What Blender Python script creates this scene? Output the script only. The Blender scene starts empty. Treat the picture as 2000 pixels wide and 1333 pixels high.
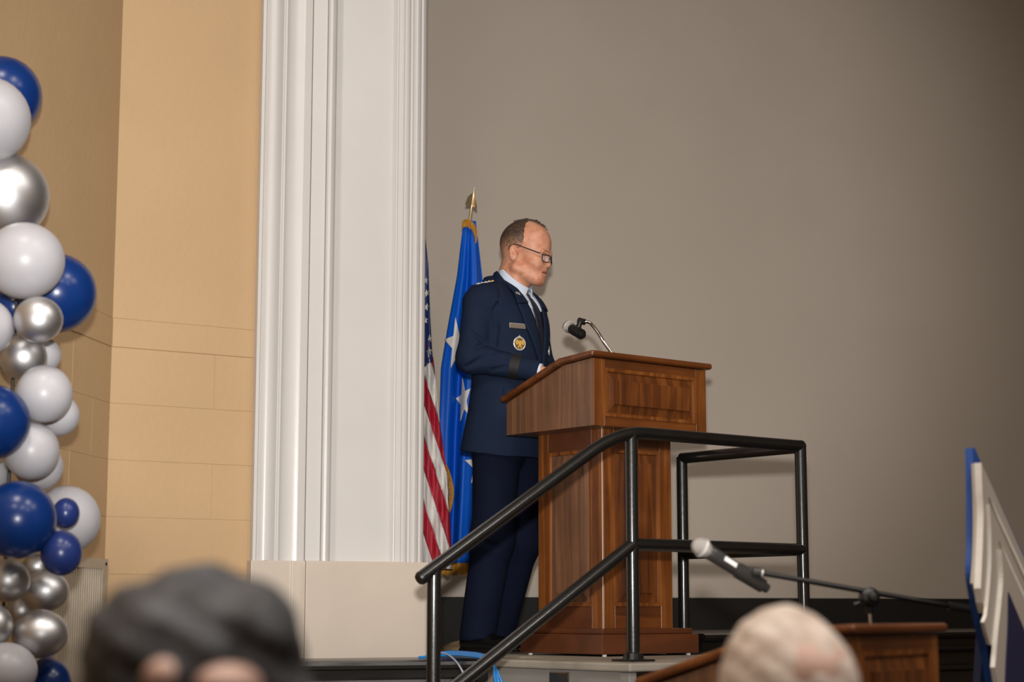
import bpy, bmesh, math, random
import numpy as np
from mathutils import Vector, Matrix
R = math.radians
random.seed(7)
S = bpy.context.scene
COL = S.collection

# ------------------------------------------------------------------ camera
FPX, PITCH, CZ = 3550.0, R(8.47), 1.15
cam_d = bpy.data.cameras.new('camera'); cam = bpy.data.objects.new('camera', cam_d); COL.objects.link(cam)
cam_d.sensor_width = 36; cam_d.lens = FPX * 36 / 2000
cam.location = (0, 0, CZ); cam.rotation_euler = (R(90) + PITCH, 0, 0)
cam_d.dof.use_dof = True; cam_d.dof.focus_distance = 7.1; cam_d.dof.aperture_fstop = 2.8
cam_d.clip_end = 100
S.camera = cam
# ------------------------------------------------------------------ light
w = bpy.data.worlds.new('hall'); S.world = w; w.use_nodes = True
w.node_tree.nodes['Background'].inputs[0].default_value = (1.0, .95, .9, 1)
w.node_tree.nodes['Background'].inputs[1].default_value = .03
def lamp(name, kind, loc, energy, color, aim=None, **kw):
    d = bpy.data.lights.new(name, kind); o = bpy.data.objects.new(name, d); COL.objects.link(o)
    o.location = loc; d.energy = energy; d.color = color
    for k, v in kw.items(): setattr(d, k, v)
    if aim is not None: o.rotation_euler = (Vector(aim) - Vector(loc)).to_track_quat('-Z', 'Y').to_euler()
    return o
# the photographer's flash, on a bracket above the lens
lamp('camera_flash', 'SPOT', (0.0, 0.0, CZ + .27), 1500, (1, .985, .96), aim=(-.34, 8, CZ + .27 + 1.56), spot_size=R(40), spot_blend=.65, shadow_soft_size=.05)
# the hall's ceiling lamps
for lx, ly in ((-1.0, -.8), (2.0, -.8), (-1.0, 2.6), (2.0, 2.6), (5.0, -.8), (5.0, 2.6)):
    lamp('hall_ceiling_lamp', 'AREA', (lx, ly, 5.9), 100, (1, .94, .87), size=1.1, shape='DISK')
S.view_settings.view_transform = 'Standard'; S.view_settings.look = 'None'
S.view_settings.gamma = 1; S.view_settings.use_curve_mapping = False
S.view_settings.exposure = 0.0

# ------------------------------------------------------------------ helpers
def at(px, py, D):
    rx = (px - 1000) / FPX; ry = (666.5 - py) / FPX
    Y = math.cos(PITCH) - ry * math.sin(PITCH); Z = math.sin(PITCH) + ry * math.cos(PITCH); t = D / Y
    return Vector((rx * t, D, CZ + Z * t))
def atz(px, py, z):
    rx = (px - 1000) / FPX; ry = (666.5 - py) / FPX
    Y = math.cos(PITCH) - ry * math.sin(PITCH); Z = math.sin(PITCH) + ry * math.cos(PITCH); t = (z - CZ) / Z
    return Vector((rx * t, Y * t, z))
def lin(c): return tuple(((v / 255) / 12.92 if v / 255 <= .04045 else ((v / 255 + .055) / 1.055) ** 2.4) for v in c) + (1,)

def link(name, data, parent=None, world=False):
    o = bpy.data.objects.new(name, data); COL.objects.link(o)
    if parent is not None:
        o.parent = parent
        if world and parent.type == 'EMPTY': o.matrix_parent_inverse = parent.matrix_basis.inverted()
    return o
def empty(name, loc, rz=0):
    o = bpy.data.objects.new(name, None); COL.objects.link(o); o.empty_display_size = .1
    o.location = loc; o.rotation_euler = (0, 0, rz)
    o.matrix_basis = Matrix.Translation(loc) @ Matrix.Rotation(rz, 4, 'Z')
    return o
def tag(o, label=None, cat=None, group=None, kind=None):
    if label: o['label'] = label
    if cat: o['category'] = cat
    if group: o['group'] = group
    if kind: o['kind'] = kind
    return o
def mk(name, V, Fc, mat, parent=None, world=False, smooth=False, sharp=None):
    me = bpy.data.meshes.new(name)
    me.from_pydata([tuple(v) for v in V], [], [tuple(int(i) for i in f) for f in Fc]); me.update()
    me.materials.append(mat)
    if smooth:
        me.polygons.foreach_set('use_smooth', [True] * len(me.polygons))
        if sharp is not None: me.set_sharp_from_angle(angle=R(sharp))
    return link(name, me, parent, world)
def bevel(o, wd, seg=2):
    m = o.modifiers.new('bevel', 'BEVEL'); m.width = wd; m.segments = seg; m.limit_method = 'ANGLE'; m.angle_limit = R(35)
    return o
class MB:
    """collects simple solids into one mesh"""
    def __init__(s): s.V = []; s.F = []
    def add(s, V, F):
        n = len(s.V); s.V += [Vector(v) for v in V]; s.F += [tuple(i + n for i in f) for f in F]; return s
    def box(s, lo, hi):
        a, b = lo, hi
        V = [(a[0], a[1], a[2]), (b[0], a[1], a[2]), (b[0], b[1], a[2]), (a[0], b[1], a[2]), (a[0], a[1], b[2]), (b[0], a[1], b[2]), (b[0], b[1], b[2]), (a[0], b[1], b[2])]
        return s.add(V, [(0, 3, 2, 1), (4, 5, 6, 7), (0, 1, 5, 4), (1, 2, 6, 5), (2, 3, 7, 6), (3, 0, 4, 7)])
    def prism(s, poly, d):
        """poly: list of 3d points (planar, any order consistent); d: extrude vector"""
        n = len(poly); d = Vector(d); P = [Vector(q) for q in poly]
        nrm = Vector((0, 0, 0))
        for i in range(n): nrm += P[i].cross(P[(i + 1) % n])
        if nrm.dot(d) > 0: P = P[::-1]
        V = P + [q + d for q in P]
        F = [tuple(range(n)), tuple(range(2 * n - 1, n - 1, -1))] + [(i, i + n, (i + 1) % n + n, (i + 1) % n) for i in range(n)]
        return s.add(V, F)
    def tube(s, pts, r, seg=14, cap=True):
        pts = [Vector(q) for q in pts]; n = len(pts); rr = r if isinstance(r, (list, tuple)) else [r] * n
        rings = []; up = None
        for i, q in enumerate(pts):
            d = (pts[min(i + 1, n - 1)] - pts[max(i - 1, 0)]).normalized()
            if up is None: up = Vector((0, 0, 1)) if abs(d.z) < .9 else Vector((1, 0, 0))
            a = d.cross(up).normalized(); b = a.cross(d).normalized(); up = b
            rings.append([q + (a * math.cos(2 * math.pi * k / seg) + b * math.sin(2 * math.pi * k / seg)) * rr[i] for k in range(seg)])
        V = [v for g in rings for v in g]
        F = [(i * seg + k, i * seg + (k + 1) % seg, (i + 1) * seg + (k + 1) % seg, (i + 1) * seg + k) for i in range(n - 1) for k in range(seg)]
        if cap: F += [tuple(range(seg))[::-1], tuple((n - 1) * seg + k for k in range(seg))]
        return s.add(V, F)
    def lathe(s, prof, seg=24, M=None):
        """prof: (r,h) along local z"""
        V = []; n = len(prof)
        for r, h in prof: V += [Vector((r * math.cos(2 * math.pi * k / seg), r * math.sin(2 * math.pi * k / seg), h)) for k in range(seg)]
        F = [(i * seg + k, i * seg + (k + 1) % seg, (i + 1) * seg + (k + 1) % seg, (i + 1) * seg + k) for i in range(n - 1) for k in range(seg)]
        F += [tuple(range(seg))[::-1], tuple((n - 1) * seg + k for k in range(seg))]
        if M is not None: V = [M @ v for v in V]
        return s.add(V, F)
    def build(s, name, mat, parent=None, world=False, smooth=False, sharp=40):
        return mk(name, s.V, s.F, mat, parent, world, smooth, sharp)
def frame_to(a, b):
    """matrix placing local +z from a towards b"""
    d = (Vector(b) - Vector(a)).normalized()
    return Matrix.Translation(a) @ d.to_track_quat('Z', 'Y').to_matrix().to_4x4()
def arc(p0, p1, p2, n=8):
    return [(1 - t) ** 2 * Vector(p0) + 2 * t * (1 - t) * Vector(p1) + t * t * Vector(p2) for t in [i / n for i in range(n + 1)]]
def spline(pts, n=8):
    P = [Vector(q) for q in pts]; P = [2 * P[0] - P[1]] + P + [2 * P[-1] - P[-2]]; out = []
    for i in range(1, len(P) - 2):
        for k in range(n):
            t = k / n; a, b, c, d = P[i - 1:i + 3]
            out.append(.5 * (2 * b + (c - a) * t + (2 * a - 5 * b + 4 * c - d) * t * t + (3 * b - a - 3 * c + d) * t ** 3))
    return out + [P[-2]]

# ---- signed distance modelling
def ell(P, c, r):
    x, y, z = P[0] - c[0], P[1] - c[1], P[2] - c[2]
    k0 = np.sqrt((x / r[0]) ** 2 + (y / r[1]) ** 2 + (z / r[2]) ** 2) + 1e-9
    k1 = np.sqrt((x / r[0] ** 2) ** 2 + (y / r[1] ** 2) ** 2 + (z / r[2] ** 2) ** 2) + 1e-9
    return k0 * (k0 - 1) / k1
def cone(P, a, b, ra, rb=None):
    rb = ra if rb is None else rb
    ba = [b[i] - a[i] for i in range(3)]; L = sum(v * v for v in ba)
    x, y, z = P[0] - a[0], P[1] - a[1], P[2] - a[2]
    t = np.clip((x * ba[0] + y * ba[1] + z * ba[2]) / L, 0, 1)
    return np.sqrt((x - ba[0] * t) ** 2 + (y - ba[1] * t) ** 2 + (z - ba[2] * t) ** 2) - (ra + (rb - ra) * t)
def su(a, b, k):
    h = np.clip(.5 + .5 * (b - a) / k, 0, 1); return b + (a - b) * h - k * h * (1 - h)
def ss(a, b, k): return -su(-a, b, k)          # a minus b
def si(a, b, k): return -su(-a, -b, k)
def nets(fn, lo, hi, h):
    n = [int(math.ceil((hi[i] - lo[i]) / h)) + 1 for i in range(3)]
    ax = [lo[i] + h * np.arange(n[i], dtype=np.float32) for i in range(3)]
    P = (ax[0][:, None, None], ax[1][None, :, None], ax[2][None, None, :])
    G = np.broadcast_to(fn(P), n).astype(np.float32)
    ins = G < 0
    cs = [(i, j, k) for i in (0, 1) for j in (0, 1) for k in (0, 1)]
    sl = lambda A, c: A[c[0]:n[0] - 1 + c[0], c[1]:n[1] - 1 + c[1], c[2]:n[2] - 1 + c[2]]
    cnt = sum(sl(ins, c).astype(np.int8) for c in cs)
    act = np.argwhere((cnt > 0) & (cnt < 8))
    vals = np.stack([G[act[:, 0] + c[0], act[:, 1] + c[1], act[:, 2] + c[2]] for c in cs], 1)
    pos = np.zeros((len(act), 3)); num = np.zeros(len(act))
    for a in range(8):
        for b in range(a + 1, 8):
            ca, cb = np.array(cs[a]), np.array(cs[b])
            if abs(ca - cb).sum() != 1: continue
            va, vb = vals[:, a], vals[:, b]; cr = (va < 0) != (vb < 0)
            t = np.where(cr, va / np.where(cr, va - vb, 1), 0)
            pos += cr[:, None] * (ca + t[:, None] * (cb - ca)); num += cr
    V = np.array(lo) + h * (act + pos / num[:, None])
    ix = -np.ones([m - 1 for m in n], dtype=np.int64); ix[act[:, 0], act[:, 1], act[:, 2]] = np.arange(len(act))
    Fs = []
    for d in range(3):
        u, v = (d + 1) % 3, (d + 2) % 3
        a = [slice(None)] * 3; b = [slice(None)] * 3; a[d] = slice(0, n[d] - 1); b[d] = slice(1, n[d])
        A, B_ = ins[tuple(a)], ins[tuple(b)]
        e = np.argwhere(A != B_)
        e = e[(e[:, u] > 0) & (e[:, v] > 0) & (e[:, u] < n[u] - 1) & (e[:, v] < n[v] - 1)]
        sg = A[e[:, 0], e[:, 1], e[:, 2]]
        q = []
        for du, dv in ((-1, -1), (0, -1), (0, 0), (-1, 0)):
            c = e.copy(); c[:, u] += du; c[:, v] += dv; q.append(ix[c[:, 0], c[:, 1], c[:, 2]])
        q = np.stack(q, 1); q[~sg] = q[~sg][:, ::-1]; Fs.append(q)
    return V, np.concatenate(Fs)
def mesh_np(name, V, F, mat, parent=None, world=False, smooth=True):
    me = bpy.data.meshes.new(name)
    me.vertices.add(len(V)); me.vertices.foreach_set('co', np.asarray(V, dtype=np.float32).ravel())
    me.loops.add(F.size); me.loops.foreach_set('vertex_index', F.astype(np.int32).ravel())
    me.polygons.add(len(F)); me.polygons.foreach_set('loop_start', np.arange(0, F.size, F.shape[1], dtype=np.int32))
    me.polygons.foreach_set('use_smooth', np.ones(len(F), dtype=bool))
    me.materials.append(mat); me.update(calc_edges=True); me.validate()
    return link(name, me, parent, world)

# ------------------------------------------------------------------ materials
def mat(name, col, rough=.5, metal=0, spec=.5, coat=0, coat_rough=.1, var=0, vscale=6, bump=0, bscale=60, sheen=0, col2=None, stretch=(1, 1, 1), emit=None, detail=4):
    m = bpy.data.materials.new(name); m.use_nodes = True
    nt = m.node_tree; b = nt.nodes['Principled BSDF']
    b.inputs['Base Color'].default_value = lin(col); b.inputs['Roughness'].default_value = rough
    b.inputs['Metallic'].default_value = metal; b.inputs['Specular IOR Level'].default_value = spec
    b.inputs['Coat Weight'].default_value = coat; b.inputs['Coat Roughness'].default_value = coat_rough
    if sheen: b.inputs['Sheen Weight'].default_value = sheen; b.inputs['Sheen Roughness'].default_value = .5
    N = nt.nodes.new; L = nt.links.new
    if var or col2 or bump:
        tc = N('ShaderNodeTexCoord'); mp = N('ShaderNodeMapping'); mp.inputs['Scale'].default_value = stretch; L(tc.outputs['Object'], mp.inputs[0])
    if var or col2:
        nz = N('ShaderNodeTexNoise'); nz.inputs['Scale'].default_value = vscale; nz.inputs['Detail'].default_value = detail; L(mp.outputs[0], nz.inputs[0])
        mr = N('ShaderNodeMapRange'); mr.inputs[1].default_value = .35; mr.inputs[2].default_value = .65; L(nz.outputs[0], mr.inputs[0])
        mx = N('ShaderNodeMix'); mx.data_type = 'RGBA'; L(mr.outputs[0], mx.inputs[0])
        c1 = lin(col); c2 = lin(col2) if col2 else tuple(v * (1 - var) for v in c1[:3]) + (1,)
        mx.inputs[6].default_value = c1; mx.inputs[7].default_value = c2; L(mx.outputs[2], b.inputs['Base Color'])
    if bump:
        nb = N('ShaderNodeTexNoise'); nb.inputs['Scale'].default_value = bscale; nb.inputs['Detail'].default_value = 5; L(mp.outputs[0], nb.inputs[0])
        bp = N('ShaderNodeBump'); bp.inputs['Strength'].default_value = bump; bp.inputs['Distance'].default_value = .01; L(nb.outputs[0], bp.inputs['Height']); L(bp.outputs[0], b.inputs['Normal'])
    return m
def wood(name, dark, mid, light, sx=26, rough=.4, coat=.35, seed=0, axis='z'):
    m = bpy.data.materials.new(name); m.use_nodes = True; nt = m.node_tree; b = nt.nodes['Principled BSDF']
    N = nt.nodes.new; L = nt.links.new
    tc = N('ShaderNodeTexCoord'); mp = N('ShaderNodeMapping')
    mp.inputs['Scale'].default_value = (sx, sx, 1.6) if axis == 'z' else ((1.6, sx, sx) if axis == 'x' else (sx, 1.6, sx)); mp.inputs['Location'].default_value = (seed, seed * .7, seed * 1.3)
    L(tc.outputs['Object'], mp.inputs[0])
    n1 = N('ShaderNodeTexNoise'); n1.inputs['Scale'].default_value = 1.0; n1.inputs['Detail'].default_value = 7; n1.inputs['Distortion'].default_value = .7; L(mp.outputs[0], n1.inputs[0])
    n2 = N('ShaderNodeTexNoise'); n2.inputs['Scale'].default_value = 5; n2.inputs['Detail'].default_value = 3; L(tc.outputs['Object'], n2.inputs[0])
    ad = N('ShaderNodeMath'); ad.operation = 'MULTIPLY_ADD'; ad.inputs[1].default_value = .45; L(n2.outputs[0], ad.inputs[0]); L(n1.outputs[0], ad.inputs[2])
    cr = N('ShaderNodeValToRGB'); e = cr.color_ramp.elements; e[0].position = .5; e[0].color = lin(dark); e[1].position = .95; e[1].color = lin(light)
    k = e.new(.72); k.color = lin(mid); L(ad.outputs[0], cr.inputs[0]); L(cr.outputs[0], b.inputs['Base Color'])
    b.inputs['Roughness'].default_value = rough; b.inputs['Coat Weight'].default_value = coat; b.inputs['Coat Roughness'].default_value = .24
    return m
M = {}
M['screen'] = mat('screen_cloth', (179, 167, 154), rough=.62, spec=.3, var=.03, vscale=2)
M['black_base'] = mat('black_baseboard', (20, 19, 18), rough=.5, var=.3, vscale=8, stretch=(1, 1, .2))
M['beige'] = mat('beige_wall_paint', (178, 147, 109), rough=.6, var=.04, vscale=3, bump=.12, bscale=40)
M['beige_side'] = mat('beige_side_paint', (178, 147, 109), rough=.6, var=.04, vscale=3, bump=.12, bscale=40)
M['white_trim'] = mat('off_white_gloss_paint', (196, 192, 188), rough=.34, var=.03, vscale=4, bump=.05, bscale=25)
M['plinth'] = mat('plinth_paint', (188, 175, 161), rough=.5, var=.05, vscale=4, bump=.06, bscale=25)
M['hall_floor'] = mat('hall_carpet', (60, 45, 40), rough=.9, var=.3, vscale=30)
M['ceiling'] = mat('ceiling_paint', (215, 208, 198), rough=.8)
M['hall_wall'] = mat('hall_wall_paint', (150, 128, 102), rough=.7)
M['stage_black'] = mat('black_stage_paint', (26, 24, 22), rough=.3, coat=.5, coat_rough=.15, var=.5, vscale=7, bump=.35, bscale=18, stretch=(.3, .3, 1))
M['stage_top'] = mat('dark_stage_floor', (70, 65, 57), rough=.5, var=.4, vscale=9, bump=.3, bscale=40)
M['platform'] = mat('grey_platform_paint', (156, 148, 136), rough=.45, var=.15, vscale=7, bump=.1, bscale=40)
M['riser'] = mat('grey_riser_paint', (142, 138, 133), rough=.42, var=.06, vscale=5)
M['rail'] = mat('black_gloss_pipe', (15, 14, 13), rough=.4, spec=.4, coat=.6, coat_rough=.13, var=.3, vscale=12, bump=.10, bscale=110)
M['wood_front'] = wood('cherry_front', (62, 29, 7), (90, 46, 13), (120, 68, 25), sx=26)
M['wood_rail'] = wood('cherry_stile', (78, 38, 10), (106, 57, 17), (136, 80, 32), sx=34, seed=3)
M['wood_hor'] = wood('cherry_horizontal', (70, 34, 9), (92, 47, 14), (112, 61, 22), sx=22, seed=9, axis='x')
M['wood_base'] = wood('cherry_base', (76, 38, 17), (86, 44, 20), (96, 51, 24), sx=8, seed=5, axis='x', rough=.4)
M['wood_side'] = wood('cherry_side', (84, 55, 37), (100, 68, 46), (124, 86, 60), sx=36, seed=6, rough=.45)
M['edge_glint'] = mat('corner_glint', (214, 182, 160), rough=.4)  # pale colour standing in for the highlight on the column's corner
M['chrome'] = mat('chrome', (225, 222, 218), rough=.12, metal=1)
M['black_plastic'] = mat('black_plastic', (20, 19, 19), rough=.38)
M['dark_plastic'] = mat('dark_grey_plastic', (50, 48, 46), rough=.35)
M['mic_mesh'] = mat('mic_grille', (176, 170, 164), rough=.4, metal=.6, bump=.6, bscale=420)
M['label_white'] = mat('white_label', (225, 222, 218), rough=.5)
M['cable_blue'] = mat('blue_cable', (28, 120, 195), rough=.4)
M['cable_white'] = mat('pale_cable', (170, 178, 195), rough=.4)
M['brushed'] = mat('brushed_steel', (150, 140, 125), rough=.3, metal=1, var=.2, vscale=20, stretch=(1, 1, .1))
M['grille'] = mat('vent_paint', (176, 163, 143), rough=.45, var=.12, vscale=20)
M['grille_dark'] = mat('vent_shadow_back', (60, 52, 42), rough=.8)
# cloth, skin
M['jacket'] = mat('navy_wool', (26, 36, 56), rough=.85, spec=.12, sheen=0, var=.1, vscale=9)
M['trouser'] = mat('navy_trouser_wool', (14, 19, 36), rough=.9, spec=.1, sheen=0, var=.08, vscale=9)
M['band'] = mat('black_braid', (13, 13, 14), rough=.7)
M['shirt'] = mat('pale_blue_cotton', (196, 206, 222), rough=.8)
M['tie'] = mat('dark_tie', (26, 29, 42), rough=.55)
M['shoe'] = mat('black_leather', (9, 9, 10), rough=.25)
M['skin'] = mat('skin', (206, 150, 120), rough=.5, var=.0, col2=(190, 125, 98), vscale=38, detail=5)
M['scalp'] = mat('pale_scalp', (190, 155, 140), rough=.5)
M['lip'] = mat('lip', (176, 108, 92), rough=.5)
M['mouth'] = mat('mouth_dark', (60, 30, 26), rough=.6)
M['silver'] = mat('silver_metal', (226, 222, 218), rough=.3, metal=.45)
M['nameplate'] = mat('satin_nameplate', (172, 158, 146), rough=.36, metal=.9)
M['gold'] = mat('gold_metal', (238, 194, 96), rough=.35, metal=.4)
M['brass'] = mat('brass', (226, 200, 158), rough=.25, metal=.75)
M['glass_frame'] = mat('glasses_frame', (30, 24, 30), rough=.25)
M['flag_blue'] = mat('blue_flag_satin', (0, 82, 188), rough=.5, spec=.3, sheen=0, var=.12, vscale=5, stretch=(1, 1, .2))
M['flag_white'] = mat('flag_white', (214, 208, 202), rough=.7, var=.08, vscale=30)
M['flag_red'] = mat('flag_red', (170, 22, 44), rough=.6, var=.12, vscale=10)
M['flag_navy'] = mat('flag_navy', (28, 44, 92), rough=.6)
M['fringe'] = mat('gold_fringe', (206, 142, 30), rough=.55, var=.4, vscale=120, stretch=(1, 1, .05), bump=.6, bscale=250)
M['b_white'] = mat('white_balloon', (166, 164, 168), rough=.36, spec=.35)
M['b_blue'] = mat('royal_blue_balloon', (10, 42, 98), rough=.27, spec=.35)
M['b_navy'] = mat('navy_balloon', (30, 46, 100), rough=.3, spec=.4)
M['b_silver'] = mat('chrome_silver_balloon', (206, 205, 206), rough=.44, metal=1)
M['sign_blue'] = mat('sign_blue', (40, 82, 160), rough=.5, var=.1, vscale=20)
M['sign_white'] = mat('foam_edge_white', (235, 230, 222), rough=.6, var=.06, vscale=40)
M['sign_face'] = mat('foam_face', (186, 176, 164), rough=.55, var=.04)
M['sign_navy'] = mat('sign_navy', (42, 44, 78), rough=.4)
M['easel'] = mat('easel_blue_grey', (110, 124, 165), rough=.5)
M['hair_dark'] = mat('dark_grey_hair', (70, 70, 74), rough=.6, col2=(34, 32, 33), vscale=26, detail=3, bump=.8, bscale=45)
M['hair_white'] = mat('white_hair', (210, 196, 184), rough=.6, col2=(180, 160, 146), vscale=22, detail=3, bump=.6, bscale=45)
M['suit_dark'] = mat('dark_suit', (34, 34, 38), rough=.85, var=.1)
M['chair_metal'] = mat('chair_metal', (70, 68, 66), rough=.35, metal=.8)
M['chair_cloth'] = mat('chair_fabric', (52, 30, 30), rough=.9)

# ------------------------------------------------------------------ the setting
ZP, ZS = .98, 1.06                      # speaker's platform, stage floor
th = R(51); Fv = Vector((math.sin(th), math.cos(th), 0)); Bv = Vector((-math.cos(th), math.sin(th), 0)); UP = Vector((0, 0, 1))
P0 = atz(1230, 1297, ZP)
def PF(f, b, z=ZP): return Vector((P0.x, P0.y, 0)) + Fv * f + Bv * b + UP * z
def struct(o): o['kind'] = 'structure'; return o
# hall shell
struct(MB().box((-5, -6, -.1), (9, 13, 0)).build('floor', M['hall_floor']))
struct(MB().box((-5, -6, 6.0), (9, 13, 6.1)).build('ceiling', M['ceiling']))
struct(MB().box((8.6, -6, 0), (8.8, 13, 6)).build('wall_right', M['hall_wall']))
struct(MB().box((-5, -5.8, 0), (9, -5.6, 6)).build('wall_rear', M['hall_wall']))
# screen wall
sth = R(65); sd = Vector((math.sin(sth), math.cos(sth), 0)); sn = Vector((math.cos(sth), -math.sin(sth), 0))
def scr(t, o, z): return Vector((0, 9.0, 0)) + sd * t + sn * o + UP * z
def wall_slab(name, fn, t0, t1, z0, z1, o0, o1, m):
    b = MB(); b.prism([fn(t0, o0, z0), fn(t1, o0, z0), fn(t1, o1, z0), fn(t0, o1, z0)], (0, 0, z1 - z0)); return struct(b.build(name, m))
zb = at(1000, 1167, 9.0).z
wall_slab('wall_back', scr, -2.2, 8.6, zb - .02, 6, -.12, 0, M['screen'])
wall_slab('baseboard_back', scr, -2.2, 8.6, 0, zb, -.11, .012, M['black_base'])
# pillar of the stage opening (plan profile, drawn along its face)
pth = R(62); pd = Vector((math.sin(pth), math.cos(pth), 0)); pn = Vector((math.cos(pth), -math.sin(pth), 0))
PR = at(829, 1195, 7.2); PR = Vector((PR.x, PR.y, 0))
def tface(px, O=PR, d=pd, g=.0204):
    k = (px - 1000) / FPX * (math.cos(PITCH) + g)   # forward depth per metre of distance, at the row where px was read
    return (k * O.y - O.x) / (d.x - k * d.y)
prof = [(494, -.16), (496, -.03), (499, .0), (501, .012), (507, .012), (508.5, .0), (514, .012), (520, .02), (528, .023), (536, .016), (543, .002), (545, .002), (546, .009), (550, .009), (552, .0),
        (558, -.010), (566, -.016), (576, -.017), (586, -.008), (594, .010), (600, .022), (601, .016), (602, .034), (630, .036), (631, .03), (632.5, .040), (636, .048), (641, .051), (646, .047), (648.5, .036), (649.5, .018), (661, .010), (662, .013),
        (762, .013), (765, .018), (771, .032), (773, .034), (774, .028), (785, .028), (786, .040), (789, .044), (793, .044), (796, .040), (798, .028), (802, .028), (804, .040), (808, .048), (812, .049), (816, .043), (817.5, .036), (819, .046), (823, .052), (827, .046), (829, .034), (829.5, -.5), (494, -.5)]
zpl = at(700, 1098.5, 7.1).z
def pface(t, o, z): return PR + pd * t + pn * o + UP * z
pb = MB(); pb.prism([pface(tface(px, PR + pn * max(o, -.05)), o, zpl) for px, o in prof], (0, 0, 6 - zpl))
pil = struct(pb.build('trim_1', M['white_trim'], smooth=True, sharp=32))
tag(pil, 'off-white moulded pillar framing the stage opening')
plp = [(485, -.3), (488, .022), (566, .022), (568, .028), (594, .030), (596, .062), (838, .066), (839, -.5), (485, -.5)]
pb = MB(); pb.prism([pface(tface(px, PR + pn * max(o, -.05), pd, -.001), o, 0) for px, o in plp], (0, 0, zpl)); plo = struct(pb.build('trim_2', M['plinth'])); bevel(plo, .006)
tag(plo, 'plain painted plinth under the white pillar')
# beige block wall beside the pillar, and the side wall
bth = R(58); bd = Vector((math.sin(bth), math.cos(bth), 0)); bn = Vector((math.cos(bth), -math.sin(bth), 0))
L0 = pface(tface(500), -.035, 0)
def solve_t(O, d, px): k = (px - 1000) / FPX * (math.cos(PITCH) + .0204); return (k * O.y - O.x) / (d.x - k * d.y)
tc_ = solve_t(L0, bd, 217.5); CO = L0 + bd * tc_
lth = R(8); ld = Vector((math.sin(lth), math.cos(lth), 0)); ln = Vector((math.cos(lth), -math.sin(lth), 0))
zj = at(221.5, 678, CO.y).z; zj2 = at(221.5, 621, CO.y).z; ch = (zj - at(221.5, 898, CO.y).z) / 2
def bw(t, o, z): return CO + bd * t + bn * o + UP * z
def lw(t, o, z): return CO + ld * t + ln * o + UP * z
tb1 = -tc_ + .06
wl = wall_slab('wall_left', lw, -12.5, .0, 0, 6, -.2, -.0018, M['beige_side'])
wb = wall_slab('wall_angled', bw, -.004, tb1 + .3, 0, 6, -.3, -.0018, M['beige'])
def blocks(wall, fn, t0, t1, m, seed):
    rnd = random.Random(seed)
    def one(a, b, z0, z1, lift):
        g = .0005 if z1 - z0 > .15 else .0011; o = MB().prism([fn(a + g, -.01, z0 + g), fn(b - g, -.01, z0 + g), fn(b - g, lift, z0 + g), fn(a + g, lift, z0 + g)], (0, 0, z1 - z0 - 2 * g)).build('block', m, wall)
        bevel(o, .0006 if z1 - z0 > .15 else .0014, 1)
    rows = [(zj2, zj2 + 2.6), (zj, zj2)] + [(zj - (k + 1) * ch, zj - k * ch) for k in range(int(zj / ch))]
    for r, (z0, z1) in enumerate(rows):
        if z0 < 0: continue
        if r < 2: cuts = [t0, t1]
        else:
            off = .2 if r % 2 else 0; cuts = [t0] + [t0 + off + .406 * k for k in range(1, int((t1 - t0) / .406) + 2) if t0 + off + .406 * k < t1 - .08] + [t1]
        for a, b in zip(cuts[:-1], cuts[1:]): one(a, b, z0, z1, (.0 if r != 1 else .0022) + rnd.uniform(-.0005, .0003))
    one(t0, t1, zj2 + 2.6, 5.99, 0)
blocks(wb, bw, .0, tb1, M['beige'], 3)
blocks(wl, lw, -2.4, -.0005, M['beige_side'], 5)
# stage floor, black ledge at left, higher stage to the right
b = MB(); b.prism([PF(.0, .9, 0), PF(1.22, 0.05, 0), scr(1.9, .012, 0), scr(-2.1, .012, 0), Vector((-1.3, 7.0, 0))][::-1], (0, 0, ZP - .012))
struct(b.build('floor_stage', M['stage_top']))
LE0, LE1 = atz(560, 1290, ZP), PF(0.03, .86)
led = LE1 - LE0; led.z = 0; led.normalize(); lnn = Vector((led.y, -led.x, 0))
def mould(name, A, d, n, length, ztop, m, back, top_m=None):
    """black stage front: a moulded profile run along d"""
    pr = [(-back, 0), (.0, 0), (.012, -.006), (.016, -.018), (.012, -.03), (-.004, -.036), (-.006, -.062), (.006, -.070), (.010, -.082), (.004, -.094), (-.016, -.10), (-.018, -.15), (-.006, -.158), (-.004, -.176), (-.022, -.186), (-.024, -ztop), (-back, -ztop)]
    b = MB(); b.prism([A + n * o + UP * z for o, z in pr], d * length); return struct(b.build(name, m, smooth=True, sharp=35))
A = Vector((LE0.x, LE0.y, ZP - .004)) - led * .05
tag(mould('stage_ledge', A, led, lnn, (LE1 - LE0).length + .05, ZP - .004, M['stage_black'], .5), 'black moulded stage edge below the pillar plinth')
SA = PF(1.24, .90, ZS)
tag(mould('stage_front', SA, Fv, -Bv, 6.2, ZS, M['stage_black'], .05), 'black moulded front edge of the stage')
b = MB(); b.prism([PF(1.24, .94, 0), PF(7.4, .94, 0), PF(7.4, 3.2, 0), PF(1.24, 3.2, 0)][::-1], (0, 0, ZS - .002))
struct(b.build('stage', M['stage_top'])); 
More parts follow.
